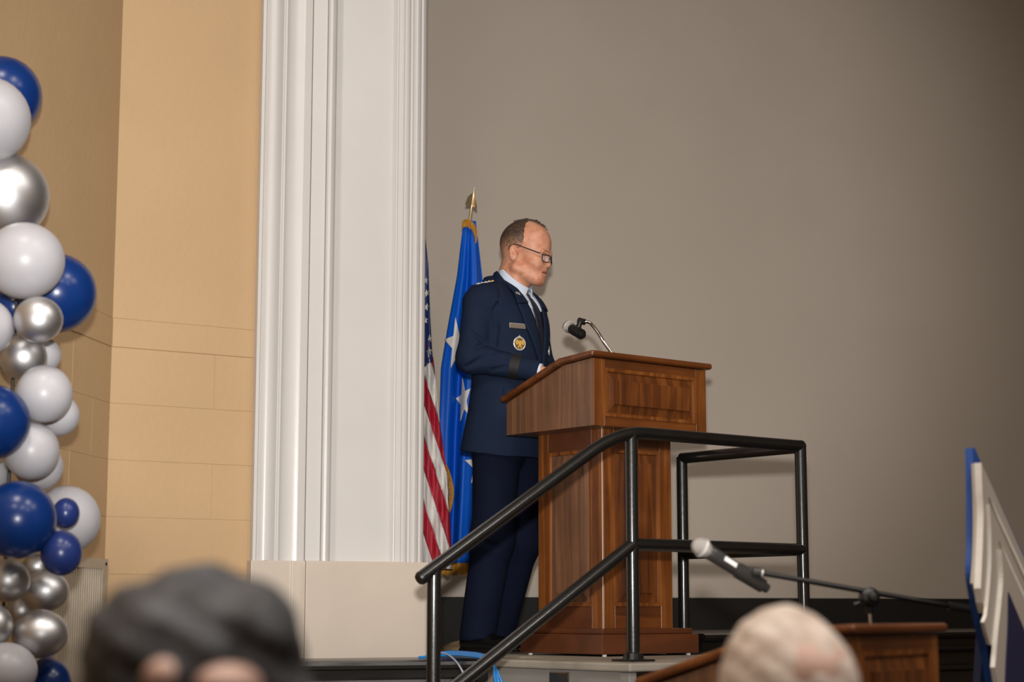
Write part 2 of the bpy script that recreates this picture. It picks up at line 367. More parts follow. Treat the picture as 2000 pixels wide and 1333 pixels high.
# speaker's platform with steps
pl = empty('platform', PF(.6, .5, 0)); pl['kind'] = 'structure'
b = MB(); b.prism([PF(0, 0, ZP - .028), PF(1.22, 0, ZP - .028), PF(1.22, 2.2, ZP - .028), PF(.35, 2.2, ZP - .028), PF(.35, .8, ZP - .028), PF(0, .8, ZP - .028)], (0, 0, .028))
bevel(b.build('platform_top', M['platform'], pl, True), .006)
b = MB(); b.prism([PF(.02, .06, 0), PF(.045, .06, 0), PF(.045, .78, 0), PF(.02, .78, 0)], (0, 0, ZP - .03)); b.build('riser', M['riser'], pl, True)
b = MB(); b.prism([PF(.012, .015, 0), PF(.045, .015, 0), PF(.045, .062, 0), PF(.012, .062, 0)], (0, 0, ZP - .03)); bevel(b.build('corner_post', M['riser'], pl, True), .003)
b = MB(); b.prism([PF(.046, .03, 0), PF(1.2, .03, 0), PF(1.2, .78, 0), PF(.046, .78, 0)], (0, 0, ZP - .03)); b.build('skirt', M['stage_black'], pl, True)
sl_ = atz(1094, 1330, ZP)
def on_riser(px, py):                 # point on the riser plane f=.02
    O = PF(.02, 0, 0); k = (px - 1000) / FPX * math.cos(PITCH); t = (k * O.y - O.x) / (Bv.x - k * Bv.y); q = O + Bv * t; return t, at(px, py, q.y).z
t0, z1 = on_riser(1112, 1314); t1, _ = on_riser(1075, 1314)
st = MB(); st.prism([PF(.02, t0, z1 - .09), PF(.012, t0, z1 - .09), PF(.012, t1, z1 - .09), PF(.02, t1, z1 - .09)], (0, 0, .09))
so = st.build('step_light', M['brushed']); bevel(so, .003); tag(so, 'small brushed metal step light set in the grey riser', 'light')
stp = empty('stage_steps', PF(-.6, .4, 0)); stp['kind'] = 'structure'
for k in range(1, 5):
    b = MB(); b.prism([PF(-.28 * k, .02, 0), PF(.015 if k == 1 else -.28 * (k - 1), .02, 0), PF(.015 if k == 1 else -.28 * (k - 1), .78, 0), PF(-.28 * k, .78, 0)], (0, 0, ZP - .19 * k)); b.build('step', M['platform'], stp, True)

# vent grille low on the side wall
def lwt(px): k = (px - 1000) / FPX * math.cos(PITCH); return (k * CO.y - CO.x) / (ld.x - k * ld.y)
ga, gb = lwt(60), -.012
gz1 = at(203, 1093, CO.y).z; gz0 = gz1 - .7
gr = empty('vent_grille', lw((ga + gb) / 2, 0, gz0)); tag(gr, 'cream metal air vent with vertical slats behind the balloons', 'vent')
b = MB()
for a, c, z0, z1 in ((ga, gb, gz1 - .036, gz1), (ga, gb, gz0, gz0 + .036), (gb - .05, gb, gz0 + .036, gz1 - .036), (ga, ga + .05, gz0 + .036, gz1 - .036)):
    b.prism([lw(a, 0, z0), lw(c, 0, z0), lw(c, .018, z0), lw(a, .018, z0)], (0, 0, z1 - z0))
b.build('frame', M['grille'], gr, True)
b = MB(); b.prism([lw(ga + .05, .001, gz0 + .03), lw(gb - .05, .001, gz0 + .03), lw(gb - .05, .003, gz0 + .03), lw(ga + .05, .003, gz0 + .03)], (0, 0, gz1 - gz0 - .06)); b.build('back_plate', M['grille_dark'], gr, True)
ns = 26; wS = (gb - ga - .1) / ns
for i in range(ns):
    a = ga + .05 + wS * i + wS * .15
    MB().prism([lw(a, .003, gz0 + .034), lw(a + wS * .62, .003, gz0 + .034), lw(a + wS * .5, .014, gz0 + .034), lw(a + wS * .12, .014, gz0 + .034)], (0, 0, gz1 - gz0 - .068)).build('slat', M['grille'], gr, True)
Mx = frame_to(lw(gb - .022, .018, gz1 - .018), lw(gb - .022, .03, gz1 - .018)); MB().lathe([(.006, 0), (.006, .002), (.003, .004)], 10, Mx).build('screw', M['black_plastic'], gr, True)

# ------------------------------------------------------------------ railing
rail = empty('handrail', PF(.18, .18, ZP)); tag(rail, 'black pipe handrail around the platform and down its steps', 'railing')
RP = .0225
P1 = atz(1237, 1293, ZP); P1 = Vector((P1.x, P1.y, ZP))
rd = Vector((1.0918 - P1.x, 6.868 - P1.y, 0)); rl = rd.length; rd.normalize(); rb = Vector((-rd.y, rd.x, 0))
P2 = P1 + rd * rl; P3 = P2 + rb * .645
ht, hm = .790, .400
def up(P, h): return Vector((P.x, P.y, ZP + h))
sl = .615                                  # fall per metre of the stair rail
E0 = P1 - rd * .93
bend_a, bend_b = up(P1 - rd * .0, ht), None
pa = up(P1 + rd * .06, ht); pm = up(P1 - rd * .06, ht); pe = up(P1 - rd * .20, ht - .14 * sl)
pend = up(P1 - rd * .900, ht - .840 * sl)
bo = MB().tube([up(P2, ht), pa] + arc(pa, pm, pe, 8)[1:] + [pend], RP, 16).build('top_rail', M['rail'], rail, True, smooth=True)
MB().tube([pend - (pe - pend).normalized() * .001, pend - (pe - pend).normalized() * .008], [RP, RP * .8], 16).build('end_cap', M['rail'], rail, True, smooth=True)
MB().tube([up(P1, hm), up(P2, hm)], RP, 16).build('middle_rail', M['rail'], rail, True, smooth=True)
MB().tube([up(P1, hm + .0), up(P1 - rd * 1.02, hm - 1.02 * sl)], RP, 16).build('middle_rail', M['rail'], rail, True, smooth=True)
MB().tube([up(P2, ht - .004), up(P3, ht - .004)], RP, 16).build('top_rail', M['rail'], rail, True, smooth=True)
MB().tube([up(P2, hm), up(P3, hm)], RP, 16).build('middle_rail', M['rail'], rail, True, smooth=True)
MB().lathe([(.001, -.0235), (.014, -.019), (.021, -.009), (.0235, 0), (.021, .009), (.014, .019), (.001, .0235)], 16, Matrix.Translation(up(P2, ht))).build('elbow', M['rail'], rail, True, smooth=True)
for P, top in ((P1, ht), (P2, ht), (P3, ht)):
    MB().tube([P, up(P, top)], RP, 16).build('post', M['rail'], rail, True, smooth=True)
    bb = MB(); bb.prism([P + rd * a + rb * c for a, c in ((-.055, -.05), (.055, -.05), (.055, .05), (-.055, .05))], (0, 0, .008)); bb.lathe([(.036, .008), (.034, .028), (.026, .032)], 16, Matrix.Translation(P)); bb.build('flange', M['rail'], rail, True)
PL = P1 - rd * .848
MB().tube([Vector((PL.x, PL.y, 0)), up(PL, ht - .788 * sl)], RP, 16).build('post', M['rail'], rail, True, smooth=True)

# cables over the ledge
def cable(pts, r, m, label):
    o = MB().tube(spline(pts, 8), r, 8).build('cable', m, smooth=True); return tag(o, label, 'cable', 'cables hanging over the stage edge')
for k, (dx, lab) in enumerate(((0, 'uppermost blue cable looping over the black stage edge'), (1, 'second blue cable looping over the black stage edge'), (2, 'lowest blue cable beside the grey platform riser'))):
    y = 1277 + dx * 3
    cable([at(846 - 14 * dx, y + 2, 6.9 - dx * .03), at(880, y - 2.5, 6.86 - dx * .04), at(915, y - 1, 6.74 - dx * .04), at(945, y + 4, 6.62 - dx * .03), at(962 + dx, 1297 + dx, 6.50 - dx * .02), at(974 - dx * 4, 1320, 6.46 - dx * .02), at(981 - dx * 6, 1345, 6.45 - dx * .02), at(985 - dx * 7, 1420, 6.44 - dx * .02)], .0052, M['cable_blue'], lab)
cable([at(846, 1275.5, 6.84), at(868, 1277, 6.75), at(884, 1286, 6.55), at(898, 1303, 6.4), at(908, 1330, 6.36), at(912, 1400, 6.34)], .003, M['cable_white'], 'thin pale cable hanging over the stage edge beside the post')

# ------------------------------------------------------------------ speaker's lectern
C0 = atz(1176, 1284, ZP)
lec_rz = math.atan2(Fv.y, Fv.x)
def raised(par, x0, x1, z0, z1, y, nrm, name='panel', mf=None, mr=None, d=.014, rim=.03, bev=.035):
    """frame recess plus raised field; local lectern frame. nrm: 'f' (front, -y) or 's' (left side, -x)"""
    mf = mf or M['wood_front']; mr = mr or M['wood_rail']
    P = (lambda a, o, z: (a, y - o, z)) if nrm == 'f' else (lambda a, o, z: (y - o, a, z))
    def ring(a0, a1, b0, b1, o): return [P(a0, o, b0), P(a1, o, b0), P(a1, o, b1), P(a0, o, b1)]
    # moulding
    r = [ring(x0, x1, z0, z1, .0005), ring(x0, x1, z0, z1, .009), ring(x0 + .0135, x1 - .0135, z0 + .0135, z1 - .0135, .0075), ring(x0 + .016, x1 - .016, z0 + .016, z1 - .016, .0008)]
    V = [q for g in r for q in g]; F = []
    for i in range(3):
        for k in range(4): F.append((i * 4 + k, i * 4 + (k + 1) % 4, i * 4 + 4 + (k + 1) % 4, i * 4 + 4 + k))
    if nrm == 's': F = [f[::-1] for f in F]
    pn_ = mk(name, *field(ring, x0, x1, z0, z1, rim, bev, d, nrm), mf, par)
    mk('panel_moulding', V, F, mr, pn_)
    return pn_
def field(ring, x0, x1, z0, z1, rim, bev, d, nrm):
    i = .016
    r = [ring(x0 + i, x1 - i, z0 + i, z1 - i, .001), ring(x0 + i + bev, x1 - i - bev, z0 + i + bev, z1 - i - bev, d), ]
    r[1:1] = [ring(x0 + i + bev - .001, x1 - i - bev + .001, z0 + i + bev - .001, z1 - i - bev + .001, d * .45)]
    V = [q for g in r for q in g]; F = []
    for k0 in range(2):
        for k in range(4): F.append((k0 * 4 + k, k0 * 4 + (k + 1) % 4, k0 * 4 + 4 + (k + 1) % 4, k0 * 4 + 4 + k))
    F.append((8, 9, 10, 11))
    if nrm == 's': F = [f[::-1] for f in F]
    return V, F
def lectern(name, loc, rz, label, H=1.165, W=.604, zs=1.0):
    """local x along the front, y from the front (0) to the speaker, z up; origin at the front left base corner"""
    e = empty(name, loc, rz); tag(e, label, 'lectern'); e.scale = (1, 1, zs)
    bw_, bdp = W - .089, .49; sw = .062 * W / .604
    # base with stepped top
    bb = MB().box((0, 0, .008), (bw_, bdp, .083)); bevel(bb.build('base', M['wood_base'], e), .004)
    bb = MB().box((.016, .016, .083), (bw_ - .016, bdp - .016, .105)); bevel(bb.build('base_moulding', M['wood_base'], e), .005)
    for fx in (.03, bw_ - .04):
        for fy in (.02, bdp - .03): MB().lathe([(.009, 0), (.009, .009)], 10, Matrix.Translation((fx, fy, 0))).build('foot', M['label_white'], e)
    # column
    cx0, cx1, cy0, cy1, cz1 = .06, W - .174, .06, .446, .88
    MB().box((cx0 + .006, cy0 + .006, .105), (cx1 - .006, cy1, cz1)).build('column', M['wood_front'], e)
    def stile(x0, x1, z0, z1, side, m):
        bb = MB()
        if side == 'f': bb.box((x0, cy0, z0), (x1, cy0 + .007, z1))
        else: bb.box((cx0, x0, z0), (cx0 + .007, x1, z1))
        bevel(bb.build('stile' if z1 - z0 > .3 else 'rail', m, e), .0005, 1)
    MB().box((cx0 - .0006, cy0 - .0006, .105), (cx0 + .0022, cy0 + .0022, cz1 - .005)).build('corner_glint', M['edge_glint'], e)  # thin pale strip added as the painted specular glint of the corner
    fz0, fz1 = .19, .80
    stile(cx0 + .0072, cx0 + sw, .105, cz1, 'f', M['wood_rail']); stile(cx1 - sw, cx1, .105, cz1, 'f', M['wood_rail'])
    stile(cx0 + sw, cx1 - sw, .105, fz0, 'f', M['wood_hor']); stile(cx0 + sw, cx1 - sw, fz1, cz1, 'f', M['wood_hor'])
    stile(cy0, cy0 + .062, .105, cz1, 's', M['wood_rail']); stile(cy1 - .062, cy1, .105, cz1, 's', M['wood_rail'])
    stile(cy0 + .062, cy1 - .062, .105, fz0, 's', M['wood_base']); stile(cy0 + .062, cy1 - .062, fz1, cz1, 's', M['wood_base'])
    raised(e, cx0 + sw, cx1 - sw, fz0, fz1, cy0 + .006, 'f', 'front_panel')
    raised(e, cy0 + .062, cy1 - .062, fz0, fz1, cx0 + .006, 's', 'side_panel', M['wood_side'])
    # desk box: side profile with flat front strip and slope to the speaker
    x0, x1 = cx0 - .117, cx1 + .117; y0 = cy0 - .08; y1 = y0 + .525
    z0, zf = .875, H - .03; yb = y0 + .17; zlow = 1.005
    prof_ = [(y0, z0), (y0, zf), (yb, zf - .012), (y1, zlow), (y1, z0)]
    bb = MB().prism([(x0, a, c) for a, c in prof_], (x1 - x0, 0, 0)); bb.build('desk_box', M['wood_side'], e)
    fw_ = .055 * W / .604
    # front frame with raised panel
    for a, c, d_, g, m in ((x0, x0 + fw_, z0, zf, M['wood_rail']), (x1 - fw_, x1, z0, zf, M['wood_rail']), (x0 + fw_, x1 - fw_, z0, z0 + .038, M['wood_hor']), (x0 + fw_, x1 - fw_, zf - .034, zf, M['wood_hor'])):
        bevel(MB().box((a, y0 - .007, d_), (c, y0 + .0005, g)).build('frame_rail', m, e), .0005, 1)
    raised(e, x0 + fw_, x1 - fw_, z0 + .038, zf - .034, y0 - .001, 'f', 'desk_panel', d=.017, bev=.032)
    # lip board on top
    lp = [(y0 - .026, zf + .004), (yb + .002, zf - .008), (y1 + .016, zlow + .002)]
    tk = .024
    prof2 = [lp[0], lp[1], lp[2], (lp[2][0] + .006, lp[2][1] + tk - .003), (lp[1][0] + .004, lp[1][1] + tk), (lp[0][0], lp[0][1] + tk)]
    o = MB().prism([(x0 - .024, a, c) for a, c in prof2], (x1 - x0 + .048, 0, 0)).build('top_board', M['wood_hor'], e); bevel(o, .010, 3)
    return e, dict(x0=x0, x1=x1, y0=y0, y1=y1, yb=yb, zf=zf, zlow=zlow)
lec, LD = lectern('lectern', C0, lec_rz, 'tall cherry wood lectern with raised panels on the grey platform')
def LP(x, y, z): return C0 + Fv * x + Bv * y + UP * z
def slope_z(y): return (LD['zf'] + (LD['zlow'] - LD['zf']) * (y - LD['yb']) / (LD['y1'] - LD['yb'])) + .018
# gooseneck microphone
def microphone(par, head, tail, r=.0255, world=True, grey=False):
    h, t = Vector(head), Vector(tail); d = (t - h).normalized(); L = (t - h).length
    Mx = frame_to(h, t)
    g = MB().lathe([(.004, -.026), (.014, -.022), (.022, -.013), (.0255, 0), (.0245, .009), (.021, .019), (.0185, .024)], 20, Mx).build('grille', M['mic_mesh'], par, world, smooth=True)
    MB().lathe([(.0262, .001), (.0266, .004), (.0262, .008)], 20, Mx).build('grille_band', M['silver'], g, world, smooth=True)
    MB().lathe([(.0175, .022), (.0195, .026), (.0195, .045), (.0175, L * .55), (.0165, L - .03), (.0135, L - .028), (.0125, L), (.009, L + .001)], 18, Mx).build('body', M['dark_plastic'] if grey else M['black_plastic'], par, world, smooth=True)
    return d, Mx, L
gm = empty('lectern_microphone', LP(.2, .05, 1.16)); tag(gm, 'black microphone with silver grille on a chrome gooseneck above the lectern', 'microphone')
base_m = LP(.125, .055, LD['zf'] + .028); Dm = base_m.y
hd = at(1111, 639, Dm + .03); tl = at(1138, 655, Dm - .06)
tl = hd + (tl - hd).normalized() * .118
d_, Mx, L_ = microphone(gm, hd, tl)
jt = at(1133, 630, Dm - .02)
neck = spline([base_m, at(1179, 668, Dm), at(1168, 650, Dm - .005), at(1157, 636, Dm - .01), at(1150, 630, Dm - .014), at(1138, 629.5, Dm - .018)], 7)
MB().tube(neck, .0064, 12).build('gooseneck', M['chrome'], gm, True, smooth=True)
MB().lathe([(.014, 0), (.014, .008), (.009, .012)], 16, Matrix.Translation(base_m - UP * .001)).build('mount', M['chrome'], gm, True, smooth=True)
b = MB(); mid = hd + (tl - hd) * .62; b.tube([mid - d_ * .03, mid + d_ * .03], .021, 16); b.tube([mid + UP * .012, jt], [.012, .010], 12); b.tube([jt - d_ * .012 + UP * .004, jt + Vector((.018, -.004, 0))], .0125, 14)
b.build('clip', M['black_plastic'], gm, True, smooth=True)

# ------------------------------------------------------------------ the speaker
A_T = R(60)
sp0 = at(990, 1276, 7.65); sp0.z = ZP
spk = empty('person', sp0, A_T - R(90)); tag(spk, 'man in navy dress uniform and glasses reading at the wooden lectern', 'person')
# local frame: x forward, y his left, z up from the platform
ZT = [.80, .836, .90, 1.0, 1.10, 1.17, 1.24, 1.32, 1.40, 1.46, 1.50, 1.54, 1.58, 1.62]
FR = [.160, .160, .160, .158, .158, .158, .160, .158, .146, .122, .092, .064, .050, .045]
BK = [-.184, -.182, -.170, -.148, -.132, -.130, -.136, -.144, -.148, -.142, -.130, -.112, -.100, -.095]
HW = [.206, .206, .200, .190, .184, .184, .190, .198, .204, .200, .170, .110, .074, .066]
def sm(z, ys):
    xs = np.array(ZT); f = lambda q: np.interp(q, xs, np.array(ys))
    return (f(z - .02) + 2 * f(z) + f(z + .02)) / 4
def torso_sdf(P):
    x, y, z = P
    fr, bk, hw = sm(z, FR), sm(z, BK), sm(z, HW)
    c = (fr + bk) / 2; a = (fr - bk) / 2
    e = 2.3
    k = (np.abs((x - c) / a) ** e + np.abs(y / hw) ** e + 1e-9) ** (1 / e)
    return (k - 1) * np.minimum(a, hw) * .95
SH = {-1: ((-.026, -.186, 1.448), (-.040, -.224, 1.212), (.228, -.132, 1.148)), 1: ((.0, .192, 1.455), (.03, .25, 1.20), (.27, .12, 1.14))}
def sleeve(P, s, grow=0):
    a, b_, c = SH[s]
    d = cone(P, a, b_, .069 + grow, .060 + grow); d = su(d, cone(P, b_, c, .060 + grow, .043 + grow), .035)
    return d
FOLDS = [([(912, 718), (938, 702), (962, 689)], .0085), ([(934, 708), (962, 699), (986, 701)], .0065), ([(930, 680), (950, 671), (966, 674)], .0075), ([(967, 606), (969, 640), (966, 670)], .009),
         ([(922, 652), (946, 667)], .006), ([(899, 606), (903, 645)], .006), ([(978, 566), (968, 604)], .005), ([(960, 724), (990, 716)], .005), ([(905, 742), (925, 760)], .006), ([(925, 800), (930, 880)], .006), ([(985, 640), (1000, 700)], .004)]
CR = []
def trace(fn, px, py):
    rz = A_T - R(90); c_, s_ = math.cos(-rz), math.sin(-rz)
    loc = lambda v: Vector((v.x * c_ - v.y * s_, v.x * s_ + v.y * c_, v.z))
    o = loc(Vector((0, 0, CZ)) - sp0); d = loc(at(px, py, 1) - Vector((0, 0, CZ))).normalized(); t = 6.6
    for _ in range(90):
        q = o + d * t; v = float(np.asarray(fn((np.array([q.x]), np.array([q.y]), np.array([q.z]))))[0])
        if v < .0004: return q
        t += v * .8
        if t > 9.5: return None
    return q
def creases(P, d):
    for a, b_, r in CR: d = ss(d, cone(P, a, b_, r), .014)
    return d
def jacket_core(P):
    d = torso_sdf(P)
    for s in (-1, 1): d = su(d, ell(P, (-.01, s * .165, 1.455), (.088, .085, .078)), .06)
    return d
def jacket_sdf(P):
    d = jacket_core(P)
    d = su(d, sleeve(P, -1), .010); d = su(d, sleeve(P, 1), .03)
    d = creases(P, d)
    hem = .814 - .022 * (P[0] / .15)            # hem dips a little towards the front
    d = np.maximum(d, hem - P[2])
    neck = cone(P, (.025, -.006, 1.48), (.075, -.01, 1.72), .070, .070)
    d = np.maximum(d, -neck)
    d = np.maximum(d, P[2] - 1.585)
    # cut the sleeves at the cuffs
    for s in (-1, 1):
        _, b_, c = SH[s]; ax = [c[i] - b_[i] for i in range(3)]; L = math.sqrt(sum(v * v for v in ax)); ax = [v / L for v in ax]
        past = (P[0] - c[0]) * ax[0] + (P[1] - c[1]) * ax[1] + (P[2] - c[2]) * ax[2]
        near = np.sqrt((P[0] - c[0]) ** 2 + (P[1] - c[1]) ** 2 + (P[2] - c[2]) ** 2) - .10
        d = np.maximum(d, -np.maximum(-past, near))
    return d
def uncreased(P):
    d = jacket_core(P); return su(su(d, sleeve(P, -1), .010), sleeve(P, 1), .03)
for line, r in FOLDS:
    pts = [trace(uncreased, x, y) for x, y in line]
    for a, b_ in zip(pts[:-1], pts[1:]):
        if a is not None and b_ is not None and (a - b_).length < .12: CR.append((tuple(a), tuple(b_), r))
V, F = nets(jacket_sdf, (-.25, -.36, .80), (.36, .36, 1.60), .0062)
jk = mesh_np('jacket', V, F, M['jacket'], spk)
def surf(y, z, off=0):
    """front of the jacket at (y, z)"""
    xs = np.linspace(.30, -.10, 420)
    v = jacket_core((xs, np.full_like(xs, y), np.full_like(xs, z)))
    i = int(np.argmax(v < 0)) if (v < 0).any() else len(xs) - 1
    if i == 0: return .3
    t = v[i - 1] / (v[i - 1] - v[i] + 1e-12); return xs[i - 1] + t * (xs[i] - xs[i - 1]) + off
def strip(name, inner, outer, off, m, par, nx=6, nl=14, thick=.004, sx=0):
    """cloth laid on the chest between two (y,z) polylines"""
    def rs(pl, n):
        pl = [Vector((a, c, 0)) for a, c in pl]; ln_ = [0]
        for i in range(1, len(pl)): ln_.append(ln_[-1] + (pl[i] - pl[i - 1]).length)
        out = []
        for k in range(n + 1):
            t = ln_[-1] * k / n; i = max(j for j in range(len(ln_) - 1) if ln_[j] <= t + 1e-9); u = (t - ln_[i]) / (ln_[i + 1] - ln_[i]); out.append(pl[i].lerp(pl[i + 1], u))
        return out
    a, c = rs(inner, nl), rs(outer, nl); V = []; F = []
    for i in range(nl + 1):
        for j in range(nx + 1):
            q = a[i].lerp(c[i], j / nx); V.append((surf(q.x, q.y, off), q.x, q.y))
    for i in range(nl):
        for j in range(nx):
            k = i * (nx + 1) + j; F.append((k, k + 1, k + nx + 2, k + nx + 1))
    o = mk(name, V, F, m, par, smooth=True)
    s = o.modifiers.new('thick', 'SOLIDIFY'); s.thickness = thick; s.offset = 0
    return o
# shirt front and tie, then the lapels over them
strip('shirt_front', [(-.062, 1.555), (-.05, 1.50), (-.02, 1.30), (.004, 1.215)], [(.062, 1.555), (.05, 1.50), (.028, 1.30), (.012, 1.215)], .002, M['shirt'], spk)
tie = strip('tie', [(-.020, 1.525), (-.012, 1.495), (-.026, 1.40), (-.022, 1.25), (-.005, 1.20)], [(.022, 1.525), (.014, 1.495), (.032, 1.40), (.03, 1.25), (.014, 1.20)], .007, M['tie'], spk)
kx = surf(0, 1.515)
o = mesh_np('tie_knot', *nets(lambda P: si(ell(P, (kx + .004, 0, 1.517), (.016, .021, .028)), P[0] * 0 - 1, .001), (kx - .03, -.04, 1.47), (kx + .04, .04, 1.56), .004), M['tie'], spk)
for s in (-1, 1):
    lp = strip('lapel', [(s * .072, 1.520), (s * .060, 1.460), (s * .026, 1.32), (s * .002, 1.195)], [(s * .104, 1.505), (s * .122, 1.438), (s * .104, 1.35), (s * .012, 1.185)], .0115, M['jacket'], spk, thick=.006)
    strip('collar_leaf', [(s * .072, 1.560), (s * .070, 1.51), (s * .062, 1.452)], [(s * .104, 1.545), (s * .118, 1.502), (s * .130, 1.444)], .018, M['jacket'], spk, thick=.006)
# jacket collar round the back of the neck
def collar_sdf(P):
    ax = ((.016, -.005, 1.48), (.060, -.008, 1.64))
    d = np.abs(cone(P, *ax, .100, .080)) - .005
    d = np.maximum(d, P[2] - (1.600 - 1.05 * np.maximum(P[0] - .0, 0)))
    d = np.maximum(d, 1.46 - P[2]); return np.maximum(d, P[0] - .105)
mesh_np('collar', *nets(collar_sdf, (-.13, -.13, 1.44), (.13, .13, 1.64), .004), M['jacket'], spk)
def shirt_collar_sdf(P):
    d = np.abs(cone(P, (.024, -.008, 1.48), (.070, -.010, 1.66), .085, .069)) - .0035
    top = 1.609 - .10 * np.clip(P[0] + .03, 0, 1) - .80 * np.clip(P[0] - .03, 0, 1)
    d = np.maximum(d, P[2] - top); d = np.maximum(d, 1.45 - P[2] - 0 * P[0])
    gap = np.abs(P[1] + .008) - .008 - .45 * np.clip(1.53 - P[2], 0, 1)
    return np.maximum(d, -np.maximum(gap, .02 - P[0]))
mesh_np('shirt_collar', *nets(shirt_collar_sdf, (-.1, -.12, 1.44), (.15, .11, 1.66), .0032), M['shirt'], spk)
# collar points of the shirt lying on the chest
strip('shirt_collar_point', [(-.074, 1.558), (-.072, 1.51), (-.046, 1.432)], [(-.012, 1.545), (-.016, 1.52), (-.036, 1.428)], .012, M['shirt'], spk, thick=.004)
strip('shirt_collar_point', [(.074, 1.558), (.072, 1.51), (.046, 1.432)], [(.012, 1.545), (.016, 1.52), (.036, 1.428)], .012, M['shirt'], spk, thick=.004)
# black sleeve braid and shirt cuffs
def ring_on(s, t0, t1, r0, r1, name, m):
    _, b_, c = SH[s]; b_, c = Vector(b_), Vector(c)
    pts = [b_.lerp(c, t0 + (t1 - t0) * k / 4) for k in range(5)]; rr = [r0 + (r1 - r0) * k / 4 for k in range(5)]
    MB().tube(pts, rr, 28).build(name, m, spk, smooth=True)
for s in (-1, 1):
    ring_on(s, .60, .74, .0535, .0508, 'sleeve_braid', M['band'])
    ring_on(s, .96, 1.035, .036, .034, 'shirt_cuff', M['shirt'])
# trousers
LEG = {-1: ((.005, -.088, .86), (-.012, -.098, .47), (-.074, -.112, .075)), 1: ((.01, .088, .86), (.010, .090, .47), (-.104, .092, .075))}
def trouser_sdf(P):
    d = None
    for s in (-1, 1):
        h, k, a = LEG[s]; q = su(cone(P, h, k, .104, .085), cone(P, k, a, .085, .075), .05)
        d = q if d is None else su(d, q, .02)
    d = su(d, ell(P, (-.01, 0, .86), (.115, .165, .10)), .05)
    for a, b_, r in (((.03, -.16, .17), (.05, -.07, .10), .010), ((.01, -.17, .13), (.05, -.1, .085), .008), ((.06, .05, .2), (.06, .13, .12), .01), ((-.0, -.195, .45), (.08, -.16, .42), .006)): d = ss(d, cone(P, a, b_, r), .02)
    d = np.maximum(d, .052 + .15 * np.clip(P[0] + .06, 0, .2) - P[2]); return np.maximum(d, P[2] - .87)
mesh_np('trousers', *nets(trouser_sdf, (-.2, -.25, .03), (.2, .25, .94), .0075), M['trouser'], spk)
# shoes
for s in (-1, 1):
    ax, ay = LEG[s][2][0], LEG[s][2][1]
    def shoe(P):
        d = su(ell(P, (ax - .015, ay, .045), (.07, .038, .055)), ell(P, (ax + .115, ay + s * .006, .035), (.105, .046, .036)), .05)
        d = su(d, cone(P, (ax - .01, ay, .06), (ax + .05, ay, .05), .04, .035), .03)
        d = np.maximum(d, .018 - P[2])
        heel = np.maximum(np.maximum(np.abs(P[0] - ax + .04) - .035, np.abs(P[1] - ay) - .032), np.abs(P[2] - .010) - .0095)
        sole = np.maximum(ell(P, (ax + .07, ay + s * .004, .015), (.155, .047, .03)), np.abs(P[2] - .013) - .006)
        return np.minimum(np.minimum(d, sole), heel)
    mesh_np('shoe', *nets(shoe, (ax - .11, ay - .07, -.004), (ax + .25, ay + .07, .12), .0055), M['shoe'], spk)
